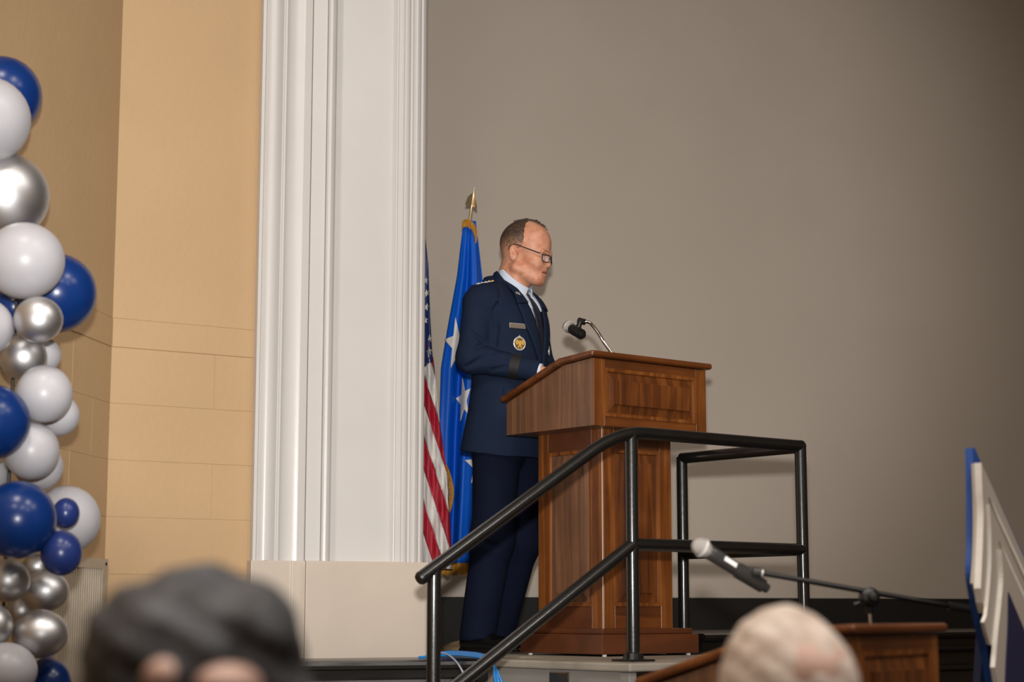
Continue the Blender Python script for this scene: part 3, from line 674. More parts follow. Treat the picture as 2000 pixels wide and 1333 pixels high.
# ---- head, in its own frame: turned left and bent over the page
HY = R(9); HO = Vector((.076, -.010, 1.680))
hc, hs = math.cos(HY), math.sin(HY)
def to_local(V):
    V = np.asarray(V); return np.stack([V[:, 0] * hc - V[:, 1] * hs + HO.x, V[:, 0] * hs + V[:, 1] * hc + HO.y, V[:, 2] + HO.z], 1)
def hl(p): return tuple(to_local([p])[0])
def cranium(P):
    d = ell(P, (.016, 0, .046), (.106, .079, .094))
    d = su(d, ell(P, (.072, 0, .026), (.056, .063, .074)), .03)
    return d
def head_sdf(P):
    d = cranium(P)
    d = su(d, ell(P, (.056, 0, -.052), (.063, .060, .074)), .03)           # middle face
    for s in (-1, 1):
        d = su(d, cone(P, (-.002, s * .057, -.072), (.074, s * .022, -.120), .022, .019), .03)   # jaw line
        d = su(d, ell(P, (.082, s * .042, -.052), (.026, .022, .026)), .024)   # cheek
    d = su(d, ell(P, (.079, 0, -.123), (.021, .027, .021)), .020)            # chin
    d = su(d, ell(P, (.036, 0, -.106), (.044, .044, .026)), .025)            # under the jaw
    for s in (-1, 1):
        d = ss(d, ell(P, (.128, s * .033, -.034), (.024, .022, .015)), .014)                 # eye socket
        d = su(d, cone(P, (.114, s * .048, -.008), (.124, s * .012, -.012), .008, .009), .012)    # brow
        d = su(d, ell(P, (.102, s * .032, -.034), (.0145, .0165, .0125)), .005)                # lids over the eye
    d = su(d, cone(P, (.116, 0, -.022), (.123, 0, -.056), .008, .0100), .010)   # nose
    d = su(d, ell(P, (.121, 0, -.0605), (.0120, .0120, .0105)), .006)
    for s in (-1, 1): d = su(d, ell(P, (.110, s * .013, -.0635), (.010, .0070, .0078)), .006)
    d = su(d, ell(P, (.095, 0, -.086), (.014, .030, .024)), .014)            # mouth mound
    for s in (-1, 1):
        d = su(d, cone(P, (.0985, s * .021, -.0870), (.1060, 0, -.0835), .0042, .0058), .006)
        d = su(d, cone(P, (.0965, s * .018, -.1005), (.1020, 0, -.1030), .0048, .0066), .006)
        d = ss(d, cone(P, (.1035, s * .025, -.0935), (.1125, 0, -.0930), .0026, .0050), .0025)
    # ears
    for s in (-1, 1):
        e = ell(P, (-.006, s * .084, -.012), (.0195, .0080, .035)); e = su(e, cone(P, (.0, s * .074, -.010), (-.004, s * .084, -.014), .014, .012), .008)
        e = ss(e, ell(P, (-.002, s * .092, -.007), (.0118, .0072, .022)), .003); e = su(e, cone(P, (-.001, s * .088, -.022), (-.010, s * .087, .004), .0030), .003)
        e = ss(e, ell(P, (.007, s * .091, -.015), (.0075, .010, .010)), .003)
        d = su(d, e, .004)
    # neck
    n = cone(P, (-.018, 0, -.03), (-.050, 0, -.23), .057, .060); n = su(n, cone(P, (.0, 0, -.10), (-.03, 0, -.22), .036, .044), .02)
    d = su(d, n, .022)
    for s in (-1,): d = su(d, cone(P, (-.008, s * .050, -.085), (-.022, s * .030, -.20), .009), .02)
    return d
V, F = nets(head_sdf, (-.14, -.11, -.24), (.16, .11, .16), .0026)
HV, HF = to_local(V), F
# hidden trunk and the two hands join the head in one body mesh
def hand_sdf_factory(w, s):
    w = Vector(w)
    d0 = (Vector(SH[s][2]) - Vector(SH[s][1])).normalized()
    lat = Vector((-d0.y, d0.x, 0)).normalized() * s * 1.0     # towards the little finger for palms down
    th_ = -lat
    dn = d0.cross(lat); dn = -dn if dn.z > 0 else dn
    def fn(P):
        d = cone(P, tuple(w - d0 * .10), tuple(w), .030, .027)
        p1 = w + d0 * .05
        d = su(d, cone(P, tuple(w + d0 * .015 - lat * .012), tuple(w + d0 * .085 - lat * .028), .019, .014), .016)
        d = su(d, cone(P, tuple(w + d0 * .015 + lat * .012), tuple(w + d0 * .078 + lat * .030), .019, .013), .016)
        d = su(d, cone(P, tuple(w + d0 * .03), tuple(w + d0 * .085), .020, .014), .014)
        for k, (o, L) in enumerate(((-.030, .072), (-.010, .080), (.011, .074), (.031, .058))):
            k0 = w + d0 * .085 + lat * o; k1 = k0 + d0 * L * .5 + dn * .006; k2 = k1 + d0 * L * .42 + dn * .020
            d = su(d, cone(P, tuple(k0), tuple(k1), .0092, .0085), .005); d = su(d, cone(P, tuple(k1), tuple(k2), .0085, .0072), .003)
        t0 = w + d0 * .03 - lat * .022; t1 = t0 + d0 * .035 - lat * .028 + dn * .008; t2 = t1 + d0 * .035 - lat * .006 + dn * .008
        d = su(d, cone(P, tuple(t0), tuple(t1), .013, .0105), .008); return su(d, cone(P, tuple(t1), tuple(t2), .0105, .0085), .003)
    return fn, w, d0
parts = [(HV, HF)]
for s in (-1, 1):
    c = Vector(SH[s][2]); fn, w_, d0 = hand_sdf_factory(c, s); q = w_ + d0 * .08
    parts.append(nets(fn, tuple(q - Vector((.15, .15, .1))), tuple(q + Vector((.15, .15, .1))), .0038))
def trunk(P):
    d = ell(P, (0, 0, 1.25), (.10, .14, .22)); d = su(d, cone(P, (-.005, 0, 1.40), (.02, 0, 1.56), .09, .06), .05); return su(d, ell(P, (0, 0, .95), (.10, .14, .12)), .08)
parts.append(nets(trunk, (-.2, -.2, .8), (.2, .2, 1.62), .02))
Vs, Fs, n = [], [], 0
for v, f_ in parts: Vs.append(v); Fs.append(f_ + n); n += len(v)
mesh_np('body', np.concatenate(Vs), np.concatenate(Fs), M['skin'], spk)
# lips and the open mouth
def lips(P, zc, zm, xc, xm, r0, r1, w_): return np.minimum(cone(P, (xc, -w_, zc), (xm, 0, zm), r0, r1), cone(P, (xc, w_, zc), (xm, 0, zm), r0, r1))
mo = nets(lambda P: lips(P, -.1005, -.1035, .0985, .1055, .0046, .0072, .0185), (.08, -.03, -.115), (.12, .03, -.085), .0016)
mesh_np('lower_lip', to_local(mo[0]), mo[1], M['lip'], spk)
mo = nets(lambda P: np.maximum(lips(P, -.0872, -.0838, .1000, .1075, .0042, .0062, .0205), P[2] + .0825), (.08, -.03, -.100), (.12, .03, -.07), .0016)
mesh_np('upper_lip', to_local(mo[0]), mo[1], M['lip'], spk)
mo = nets(lambda P: ell(P, (.0925, 0, -.0932), (.0160, .0275, .0040)), (.07, -.035, -.10), (.12, .03, -.08), .0014)
mesh_np('mouth', to_local(mo[0]), mo[1], M['mouth'], spk)
# hair: short back and sides, bare temples, combed wisps on the crown
hm_ = bpy.data.materials.new('short_brown_hair'); hm_.use_nodes = True
nt = hm_.node_tree; bs = nt.nodes['Principled BSDF']; N = nt.nodes.new; Lk = nt.links.new
tcn = N('ShaderNodeTexCoord'); mpn = N('ShaderNodeMapping'); mpn.inputs['Scale'].default_value = (60, 60, 22); mpn.inputs['Rotation'].default_value = (0, R(25), 0); Lk(tcn.outputs['Object'], mpn.inputs[0])
nz = N('ShaderNodeTexNoise'); nz.inputs['Scale'].default_value = 4; nz.inputs['Detail'].default_value = 5; Lk(mpn.outputs[0], nz.inputs[0])
sxyz = N('ShaderNodeSeparateXYZ'); Lk(tcn.outputs['Object'], sxyz.inputs[0])
fade = N('ShaderNodeMapRange'); fade.inputs[1].default_value = HO.z + .075; fade.inputs[2].default_value = HO.z + .0; fade.inputs[3].default_value = -.25; fade.inputs[4].default_value = .42; Lk(sxyz.outputs[2], fade.inputs[0])
addn = N('ShaderNodeMath'); addn.operation = 'ADD'; Lk(nz.outputs[0], addn.inputs[0]); Lk(fade.outputs[0], addn.inputs[1])
crn = N('ShaderNodeValToRGB'); e_ = crn.color_ramp.elements; e_[0].position = .15; e_[0].color = lin((50, 37, 28)); e_[1].position = .9; e_[1].color = lin((190, 136, 108)); k_ = e_.new(.55); k_.color = lin((108, 82, 63))
Lk(addn.outputs[0], crn.inputs[0]); Lk(crn.outputs[0], bs.inputs['Base Color']); bs.inputs['Roughness'].default_value = .6
bpn = N('ShaderNodeBump'); bpn.inputs['Strength'].default_value = .8; bpn.inputs['Distance'].default_value = .004; Lk(nz.outputs[0], bpn.inputs['Height']); Lk(bpn.outputs[0], bs.inputs['Normal'])
def hair_sdf(P):
    d = su(cranium(P) - .0042, cone(P, (-.020, 0, -.03), (-.05, 0, -.12), .058, .059) - .003, .022)
    x, y, z = P
    wob = .0015 * np.sin(z * 260) + .001 * np.sin(z * 610 + 1)
    front = x - (.040 + .35 * np.clip(.045 - z, 0, .06) * -1 + wob)         # temple line, slanting back towards the ear
    low = (.000 + .9 * np.clip(x + .004, -.2, .012) + .65 * np.clip(x + .004, -.075, 0)) - z
    low = np.where(x < -.03, np.minimum(low, -.052 - z + .25 * np.clip(-x - .05, 0, .1)), low)
    top = np.maximum(np.maximum(.105 - z, np.abs(y) - .040), x - 0)         # thin crown
    d = si(d, -np.minimum(-front, 1), .004); d = np.maximum(d, low)
    return d
V, F = nets(hair_sdf, (-.13, -.1, -.13), (.1, .1, .16), .0026)
mesh_np('hair', to_local(V), F, hm_, spk)
def wisp_sdf(P):
    d = None; rr = random.Random(4)
    for k in range(34):
        y0 = -.01 + .065 * rr.random(); x0 = -.03 + .07 * rr.random(); z0 = .140 - (y0 ** 2) * 9
        L = .045 + .045 * rr.random(); x1 = min(x0 + L, .104); y1 = y0 + rr.uniform(-.01, .012); z1 = .147 - max(0, x1 - .020) ** 2 * 5.2 - (y1 ** 2) * 8 + rr.uniform(.0, .007)
        q = cone(P, (x0, y0, z0), (x1, y1, z1), .0046, .0020); d = q if d is None else np.minimum(d, q)
    return d
V, F = nets(wisp_sdf, (-.06, -.06, .07), (.12, .09, .165), .0017)
mesh_np('hair_wisps', to_local(V), F, hm_, spk)
# glasses
gl = empty('glasses_tmp', (0, 0, 0)); bpy.data.objects.remove(gl)
gf = MB(); rf = .0024
def lens_pts(s):
    y0, y1 = s * .011, s * .056
    return [(.1325, y0, -.023), (.1255, y1 * .55, -.022), (.1165, y1, -.024), (.1145, y1, -.036), (.1165, y1 * .86, -.051), (.1250, y1 * .5, -.0535), (.1310, y0 * 1.6, -.050), (.1325, y0, -.023)]
for s in (-1, 1):
    gf.tube([hl(q) for q in lens_pts(s)], rf, 8)
    gf.tube([hl(q) for q in ((.1165, s * .056, -.025), (.110, s * .068, -.020), (.055, s * .079, .003), (.004, s * .0835, .025), (-.020, s * .083, .020), (-.03, s * .081, .002))], [.002, .0028, .0024, .002, .0018, .0015], 8)
gf.tube([hl((.1325, -.011, -.028)), hl((.1365, 0, -.026)), hl((.1325, .011, -.028))], rf, 8)
gfo = gf.build('glasses', M['glass_frame'], spk, smooth=True)
for s in (-1, 1): MB().tube([hl((.1155, s * .0635, -.0225)), hl((.1115, s * .0695, -.0205))], .0030, 8).build('hinge_stud', M['silver'], gfo)
lm = bpy.data.materials.new('lens_glass'); lm.use_nodes = True; bl = lm.node_tree.nodes['Principled BSDF']; bl.inputs['Alpha'].default_value = .1; bl.inputs['Roughness'].default_value = .02; bl.inputs['Base Color'].default_value = (.8, .8, .8, 1)
for s in (-1, 1):
    q = lens_pts(s)[:-1]; n_ = len(q); V = [hl((a - .0004, y, z)) for a, y, z in q] + [hl((a + .0006, y, z)) for a, y, z in q]
    mk('lens', V, [tuple(range(n_)), tuple(range(2 * n_ - 1, n_ - 1, -1))] + [(i, i + n_, (i + 1) % n_ + n_, (i + 1) % n_) for i in range(n_)], lm, gfo)
eye_w = mat('eye_white', (215, 200, 192), rough=.3); eye_d = mat('iris', (50, 40, 36), rough=.2)
for s in (-1, 1):
    MB().lathe([(.001, -.011), (.0075, -.0082), (.011, 0), (.0075, .0082), (.001, .011)], 14, Matrix.Translation(hl((.1065, s * .032, -.0375)))).build('eye', eye_w, spk, smooth=True)
    MB().lathe([(.0045, 0), (.001, .0012)], 10, frame_to(hl((.1172, s * .032, -.0405)), hl((.13, s * .032, -.052)))).build('iris', eye_d, spk, smooth=True)
eb = mat('eyebrow', (92, 66, 48), rough=.8)
for s in (-1, 1): MB().tube([hl((.1125, s * .054, -.0115)), hl((.1232, s * .036, -.0050)), hl((.1312, s * .014, -.0095))], [.0015, .0034, .0028], 8).build('eyebrow', eb, spk, smooth=True)
# ---- insignia
def chest_frame(y, z, off=0):
    x = surf(y, z); e = .004
    du = Vector((surf(y + e, z) - surf(y - e, z), 2 * e, 0)).normalized(); dv = Vector((surf(y, z + e) - surf(y, z - e), 0, 2 * e)).normalized()
    n_ = du.cross(dv).normalized(); n_ = -n_ if n_.x < 0 else n_; dv = n_.cross(du); dv = -dv if dv.z < 0 else dv; du = dv.cross(n_)
    return Matrix(((du.x, dv.x, n_.x, x + n_.x * off), (du.y, dv.y, n_.y, y + n_.y * off), (du.z, dv.z, n_.z, z + n_.z * off), (0, 0, 0, 1)))
def plate(name, Mx, w_, h_, t, m, par, bv=.0):
    b = MB().box((-w_ / 2, -h_ / 2, 0), (w_ / 2, h_ / 2, t)); b.V = [Mx @ v for v in b.V]; o = b.build(name, m, par)
    if bv: bevel(o, bv, 2)
    return o
def star_poly(r, k=.40, n=5, rot=math.pi / 2): return [(r * (1 if i % 2 == 0 else k) * math.cos(rot + math.pi * i / n), r * (1 if i % 2 == 0 else k) * math.sin(rot + math.pi * i / n)) for i in range(2 * n)]
def star(name, Mx, r, t, m, par):
    q = star_poly(r); V = [Mx @ Vector((a, c, 0)) for a, c in q] + [Mx @ Vector((0, 0, t))]; n_ = len(q)
    return mk(name, V, [(i, (i + 1) % n_, n_) for i in range(n_)] + [tuple(range(n_))[::-1]], m, par)
tag(plate('name_plate', chest_frame(-.132, 1.345, .001), .078, .021, .003, M['nameplate'], spk, .0012), 'satin silver name plate')
plate('name_plate_rim', chest_frame(-.132, 1.3555, .0036), .076, .0014, .001, M['silver'], spk)
Mb = chest_frame(-.126, 1.272, .001) @ Matrix.Scale(1.2, 4)
bd_ = MB().lathe([(.0235, 0), (.0245, .002), (.0225, .0034), (.0205, .0026)], 24, Mb).build('badge', M['silver'], spk); tag(bd_, 'round silver and gold eagle badge')
MB().lathe([(.0198, .001), (.0198, .0032)], 24, Mb).build('badge_field', mat('badge_dark', (128, 104, 62), rough=.4, metal=.5), bd_)
eg = MB()
for s in (-1, 1):
    for k in range(4):
        a0 = R(118 - 24 * k); q = [(s * .002, .004 - k * .002), (s * (.004 + .013 * math.sin(R(35 + 22 * k))), .013 * math.cos(R(20 + 26 * k)) + .002), (s * (.002 + .012 * math.sin(R(52 + 22 * k))), .010 * math.cos(R(42 + 26 * k)))]
        eg.prism([Mb @ Vector((a, c, .003)) for a, c in q], (Mb.to_3x3() @ Vector((0, 0, .0022))))
    eg.prism([Mb @ Vector((a, c, .003)) for a, c in ((s * .0015, -.004), (s * .009, -.013), (s * .004, -.016))], Mb.to_3x3() @ Vector((0, 0, .0018)))
eg.prism([Mb @ Vector((a, c, .003)) for a, c in ((-.004, .006), (0, .011), (.004, .006), (.0035, -.007), (0, -.011), (-.0035, -.007))], Mb.to_3x3() @ Vector((0, 0, .003)))
eg.build('badge_eagle', M['gold'], bd_)
for k in range(20):
    a = 2 * math.pi * k / 20; MB().lathe([(.0021, 0), (.0014, .0018)], 6, Mb @ Matrix.Translation((.0222 * math.cos(a), .0222 * math.sin(a), .0026))).build('badge_bead', M['silver'] if k % 3 else M['gold'], bd_)
star('badge_star', Mb @ Matrix.Translation((0, .0235, .002)), .0075, .003, M['silver'], bd_)
# U.S. lapel pins
def text(name, body, size, Mx, m, par, ext=.0008):
    cu = bpy.data.curves.new(name, 'FONT'); cu.body = body; cu.size = size; cu.extrude = ext; cu.align_x = 'CENTER'; cu.align_y = 'CENTER'
    t = bpy.data.objects.new(name + '_curve', cu); COL.objects.link(t); dg = bpy.context.evaluated_depsgraph_get()
    me = bpy.data.meshes.new_from_object(t.evaluated_get(dg)); bpy.data.objects.remove(t); me.transform(Mx); me.materials.clear(); me.materials.append(m)
    o = link(name, me, par); return o
Mu = chest_frame(-.106, 1.476, .0235) @ Matrix.Rotation(R(-8), 4, 'Z')
text('lapel_letters', 'U.S.', .017, Mu, M['silver'], spk, .0014)
Mu2 = chest_frame(.098, 1.490, .0235) @ Matrix.Rotation(R(8), 4, 'Z'); text('lapel_letters', 'U.S.', .0165, Mu2, M['silver'], spk, .001)
# ribbon rack and wing badges on his left chest
rc = [(150, 40, 50), (60, 80, 140), (190, 160, 70), (70, 110, 70), (180, 170, 165), (120, 60, 90), (200, 120, 60)]
rib = [mat('ribbon_%d' % i, c, rough=.7) for i, c in enumerate(rc)]
for r_ in range(6):
    for c_ in range(4):
        plate('ribbon', chest_frame(.086 + .026 * c_, 1.34 + .0105 * r_, .002), .025, .0098, .002, rib[(r_ * 3 + c_ * 2) % 7], spk)
star('wing_star', chest_frame(.10, 1.425, .003), .010, .004, M['silver'], spk)
plate('wing_badge', chest_frame(.10, 1.414, .002), .055, .009, .003, M['silver'], spk, .001)
MB().lathe([(.02, 0), (.02, .003), (.012, .004)], 20, chest_frame(.105, 1.27, .002)).build('pocket_badge', M['silver'], spk)
# shoulder boards with four stars
for s in (-1, 1):
    a, b_ = Vector((-.012, s * .104, 1.546)), Vector((-.026, s * .220, 1.514)); d = (b_ - a); L = d.length; d.normalize(); fw = Vector((1, 0, 0)); nn = d.cross(fw) * 1.0; nn = nn if nn.z > 0 else -nn
    Mx = Matrix(((d.x, fw.x, nn.x, a.x), (d.y, fw.y, nn.y, a.y), (d.z, fw.z, nn.z, a.z), (0, 0, 0, 1)))
    b = MB(); q = [(-.012, -.018), (-.020, 0), (-.012, .018), (L, .026), (L, -.026)]; b.prism([Mx @ Vector((u, v, -.008)) for u, v in q], nn * .014)
    bevel(b.build('shoulder_strap', M['jacket'], spk), .002)
    for k in range(4): star('shoulder_star', Mx @ Matrix.Translation((.020 + .025 * k, 0, .0062)), .0125, .0065, M['silver'], spk)
    MB().lathe([(.007, .006), (.006, .009), (.002, .011)], 12, Mx @ Matrix.Translation((-.004, 0, 0))).build('strap_button', M['gold'], spk, smooth=True)
# pocket flap on his right hip
fl = [(a, c) for a, c in ((-.185, 1.095), (-.095, 1.085), (-.095, 1.035), (-.185, 1.045))]
strip('pocket_flap', [(-.172, 1.088), (-.075, 1.080)], [(-.172, 1.030), (-.075, 1.024)], .004, M['jacket'], spk, thick=.004)
for z_ in (1.165, 1.075, .985): MB().lathe([(.009, 0), (.009, .002), (.005, .0045)], 14, chest_frame(.012, z_, .002)).build('jacket_button', M['silver'], spk, smooth=True)

# ------------------------------------------------------------------ flags behind the speaker
def interp(v, tab):
    for (a, b_), (c, d) in zip(tab[:-1], tab[1:]):
        if v <= c: return b_ + (d - b_) * (v - a) / (c - a)
    return tab[-1][1]
FD = 8.25
BL_L = [(430, 906), (470, 901), (540, 893), (640, 875), (720, 862), (850, 858), (950, 860), (1050, 860), (1125, 862)]
BL_R = [(430, 929), (470, 934), (540, 942), (640, 952), (720, 956), (850, 950), (950, 944), (1050, 938), (1125, 930)]
def blue_cloth(u, y, lift=0):
    """u across the gathered cloth 0..1, y: height given as the photograph's row at the flag's distance"""
    xl = interp(y, BL_L); xr = interp(y, BL_R)
    q = at(xl + (xr - xl) * u, y, FD)
    g = min(1, (y - 425) / 260)
    q.y += (.040 * math.cos(u * 11 + y * .003) + .012 * math.cos(u * 23 + 1 + y * .004)) * g - .05 * math.sin(math.pi * u) * g - lift
    return q
def cloth_patch(fn, us, ys, name, m, par, lift=0, th=.0025):
    V = [fn(u, y, lift) for y in ys for u in us]; nu = len(us)
    F = [(r * nu + c, (r + 1) * nu + c, (r + 1) * nu + c + 1, r * nu + c + 1) for r in range(len(ys) - 1) for c in range(nu - 1)]
    o = mk(name, V, F, m, par, True, smooth=True); so_ = o.modifiers.new('thick', 'SOLIDIFY'); so_.thickness = th; so_.offset = 0; return o
fb = at(914, 440, FD + .03); fbase = at(932, 1262, FD + .03); fbase.z = ZP
bf = empty('blue_flag', fbase); tag(bf, 'blue flag with large white stars and gold fringe on a spear-topped pole', 'flag')
pt = at(917.5, 432, FD); pole_dir = (at(921.5, 404, FD) - pt).normalized()
MB().tube([Vector((fbase.x, fbase.y + .05, ZP + .05)), pt + Vector((0, .05, -.12)), pt], .011, 14).build('pole', M['wood_rail'], bf, True, smooth=True)
MB().lathe([(.16, 0), (.16, .012), (.13, .03), (.05, .05), (.022, .07), (.022, .16)], 28, Matrix.Translation((fbase.x, fbase.y, ZP))).build('stand', M['brass'], bf, True, smooth=True)
fer0, fer1 = at(917, 432, FD), at(921.3, 403, FD)
MB().tube([fer0, fer1, fer1 + pole_dir * .004], [.0068, .0066, .0078], 14).build('ferrule', M['brass'], bf, True, smooth=True)
tip = at(926, 366, FD); m1 = at(923.8, 385, FD); bl_ = MB()
pr_ = (at(931.5, 403, FD - .04) - at(909, 396, FD + .05)).normalized()
for s_, (wx, wy) in ((-1, (909.5, 395.5)), (1, (932, 404))):
    w1 = at(wx, wy, FD + (.03 if s_ < 0 else -.03)); w2 = at(wx + (-1 if s_ < 0 else -1), wy + 5, FD + (.03 if s_ < 0 else -.03)); inn = at(919.5 if s_ < 0 else 923.5, 400 if s_ < 0 else 402, FD)
    poly = [at(925, 375, FD), at(914 if s_ < 0 else 929, 384 if s_ < 0 else 390, FD + (.02 if s_ < 0 else -.02)), w1, w2, inn]
    bl_.prism(poly, Vector((0, .004, 0)))
sh_ = bl_.build('spear_blade', M['brass'], bf, True)
MB().tube([fer1, at(922.5, 395, FD), m1, tip], [.0072, .0082, .006, .0008], 10).build('spear_head', M['brass'], bf, True, smooth=True)
cl = cloth_patch(blue_cloth, [i / 60 for i in range(61)], [432 + 673 * i / 44 for i in range(45)], 'cloth', M['flag_blue'], bf)
# white stars sewn on the blue cloth
def sewn_star(cx, cy, r, rot, sx, m, par, lift=.010, rings=10, sub=6):
    base = star_poly(1, .40, 5, rot); pts = [(base[i][0] + (base[(i + 1) % 10][0] - base[i][0]) * k / sub, base[i][1] + (base[(i + 1) % 10][1] - base[i][1]) * k / sub) for i in range(10) for k in range(sub)]
    def f2(x, y):
        xl = interp(y, BL_L); xr = interp(y, BL_R); return blue_cloth((x - xl) / (xr - xl), y, lift)
    V = [f2(cx, cy)]; F = []; n_ = len(pts)
    for k in range(1, rings + 1):
        for a, c in pts: V.append(f2(cx + a * r * sx * k / rings, cy - c * r * k / rings))
    for i in range(n_): F.append((0, 1 + i, 1 + (i + 1) % n_))
    for k in range(1, rings):
        for i in range(n_): F.append((1 + (k - 1) * n_ + i, 1 + k * n_ + i, 1 + k * n_ + (i + 1) % n_, 1 + (k - 1) * n_ + (i + 1) % n_))
    F = [f_[::-1] for f_ in F]
    o = mk('star', V, F, m, par, True, smooth=True); so_ = o.modifiers.new('thick', 'SOLIDIFY'); so_.thickness = .002; so_.offset = 0; return o
sewn_star(893, 676, 54, R(97), .46, M['flag_white'], cl)
sewn_star(906, 785, 46, R(100), .34, M['flag_white'], cl)
sewn_star(936, 912, 40, R(94), .70, M['flag_white'], cl)
# fringe
def fringe(path, name, par, drop, n=60, seed=1):
    rr = random.Random(seed); V = []; F = []
    b = MB(); P = spline(path, 10)
    for i in range(n):
        t = i / (n - 1) * (len(P) - 1); k = min(int(t), len(P) - 2); q = P[k].lerp(P[k + 1], t - k); e = q + Vector(drop) * (1 + rr.uniform(-.12, .12)) + Vector((rr.uniform(-.003, .003), rr.uniform(-.004, .004), 0))
        b.tube([q, q.lerp(e, .5) + Vector((rr.uniform(-.002, .002), 0, 0)), e], [.0024, .0026, .0018], 5)
    b.tube(P, .004, 6)
    return b.build(name, M['fringe'], par, True, smooth=True)
fringe([blue_cloth(u, 1103, .004) for u in [i / 16 for i in range(17)]], 'fringe', cl, (.0, 0, -.048), 70)
fringe([at(904, 433, FD - .02), at(911, 430, FD - .03), at(919, 433, FD - .035), at(926, 440, FD - .03), at(930, 452, FD - .025), at(931, 464, FD - .02)], 'fringe', cl, (-.004, 0, -.030), 60, 3)
fringe([at(868, 903, FD - .10), at(876, 920, FD - .11), at(883, 945, FD - .115), at(885, 968, FD - .115), at(881, 990, FD - .11), at(877, 1003, FD - .10)], 'fringe', cl, (-.018, .004, -.012), 60, 4)
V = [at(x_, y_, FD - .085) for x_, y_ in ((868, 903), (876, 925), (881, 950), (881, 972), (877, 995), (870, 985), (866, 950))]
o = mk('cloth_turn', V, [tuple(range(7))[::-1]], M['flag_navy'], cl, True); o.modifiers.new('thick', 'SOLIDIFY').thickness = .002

# striped flag half hidden by the pillar
UD = 8.05
def us_cloth(x, w_, lift=0):
    """x: column, w_: row offset along the slanting stripes"""
    y = w_ + 3.0 * (x - 829)
    q = at(x, y, UD); q.y += .022 * math.cos((x - 800) * .33 + y * .004) + .008 * math.cos((x - 800) * .9) - lift; return q
def us_edge(y): return interp(y, [(440, 829), (510, 836), (600, 840), (690, 845), (760, 852), (850, 862), (920, 872), (1000, 878), (1080, 882), (1200, 884)])
ub = at(806, 1262, UD); uf = empty('striped_flag', Vector((ub.x, ub.y, ZP))); tag(uf, 'red and white striped flag with starred navy canton beside the pillar', 'flag')
MB().tube([Vector((ub.x, ub.y + .05, ZP)), at(806, 380, UD + .05)], .013, 12).build('pole', M['wood_rail'], uf, True, smooth=True)
def us_band(w0, w1, name, m, x0=792):
    V = []; F = []; n_ = 22; rws = 5
    for r in range(rws + 1):
        ww = w0 + (w1 - w0) * r / rws
        xe = 850
        for _ in range(12): xe = us_edge(min(1112, ww + 3.0 * (xe - 829)))
        for c in range(n_ + 1):
            x = x0 + (xe - x0) * c / n_; q = us_cloth(x, ww)
            if ww + 3.0 * (x - 829) > 1112: yy = 1112; q = us_cloth(x, yy - 3.0 * (x - 829))
            V.append(q)
    for r in range(rws):
        for c in range(n_):
            k = r * (n_ + 1) + c; F.append((k, k + n_ + 1, k + n_ + 2, k + 1))
    o = mk(name, V, F, m, uf, True, smooth=True); so_ = o.modifiers.new('thick', 'SOLIDIFY'); so_.thickness = .002; so_.offset = 0; return o
bw_ = [664, 736, 793, 858, 922, 987, 1050, 1111]
for i, (a, c) in enumerate(zip(bw_[:-1], bw_[1:])): us_band(a, c, 'stripe', M['flag_white'] if i % 2 == 0 else M['flag_red'])
us_band(650, 672, 'stripe', M['flag_red'])
cant = []
for r in range(31):
    y = 440 + 276 * r / 30
    for c in range(19):
        x = 792 + (us_edge(y) - .5 - 792) * c / 18; yb_ = y if y < 700 else y - (x - 829) * .5; cant.append(us_cloth(x, yb_ - 3.0 * (x - 829), .006))
cf = [(r * 19 + c, (r + 1) * 19 + c, (r + 1) * 19 + c + 1, r * 19 + c + 1) for r in range(30) for c in range(18)]
co_ = mk('canton', cant, cf, M['flag_navy'], uf, True, smooth=True); co_.modifiers.new('thick', 'SOLIDIFY').thickness = .002
for sx_, sy_, sr_, ro in ((832, 548, 7, 80), (833.5, 573, 8.5, 100), (833, 600, 8, 75), (830.5, 626, 7.5, 95), (840, 663, 7, 85), (839, 688, 8.5, 95)):
    q = star_poly(sr_, .4, 5, R(ro)); V = [us_cloth(sx_ + a * .72, sy_ - c - 3.0 * (sx_ + a * .72 - 829), .012) for a, c in q] + [us_cloth(sx_, sy_ - 3.0 * (sx_ - 829), .0135)]
    o = mk('star', V, [(10, i, (i + 1) % 10) for i in range(10)], M['flag_white'], co_, True); o.modifiers.new('thick', 'SOLIDIFY').thickness = .002

# ------------------------------------------------------------------ balloon column
BDIS = 5.2
def balloon(px, py, rx, ry, D, m, label, knot=(-.3, .3, -1)):
    c = at(px, py, D); k = D / FPX * 1.0; rx, ry = rx * k, ry * k
    d = Vector(knot).normalized(); Mx = Matrix.Translation(c) @ d.to_track_quat('Z', 'Y').to_matrix().to_4x4()
    r = (rx + ry) / 2; pr = [(.001, -r * .99)]
    for i in range(1, 18):
        a = math.pi * i / 18; z = -r * math.cos(a); rad = r * math.sin(a) * (1 if z < 0 else 1 - .05 * (z / r) ** 2)
        pr.append((rad, z if z < 0 else z * (1 + .04 * (z / r))))
    pr += [(r * .09, r * 1.035)]
    e = empty('balloon', c - UP * r); tag(e, label, 'balloon', 'balloons of the column')
    o = MB().lathe(pr, 30, Mx).build('skin', m, e, True, smooth=True, sharp=180)
    sc = o.data
    if abs(rx - ry) > 1e-5:
        for v in sc.vertices: v.co.x = c.x + (v.co.x - c.x) * rx / r; v.co.z = c.z + (v.co.z - c.z) * ry / r
    MB().lathe([(r * .045, r * 1.0), (r * .03, r * 1.05), (r * .075, r * 1.10), (r * .08, r * 1.12)], 10, Mx).build('knot', m, e, True, smooth=True)
    return e
W, Bl, Nv, Si = M['b_white'], M['b_blue'], M['b_navy'], M['b_silver']
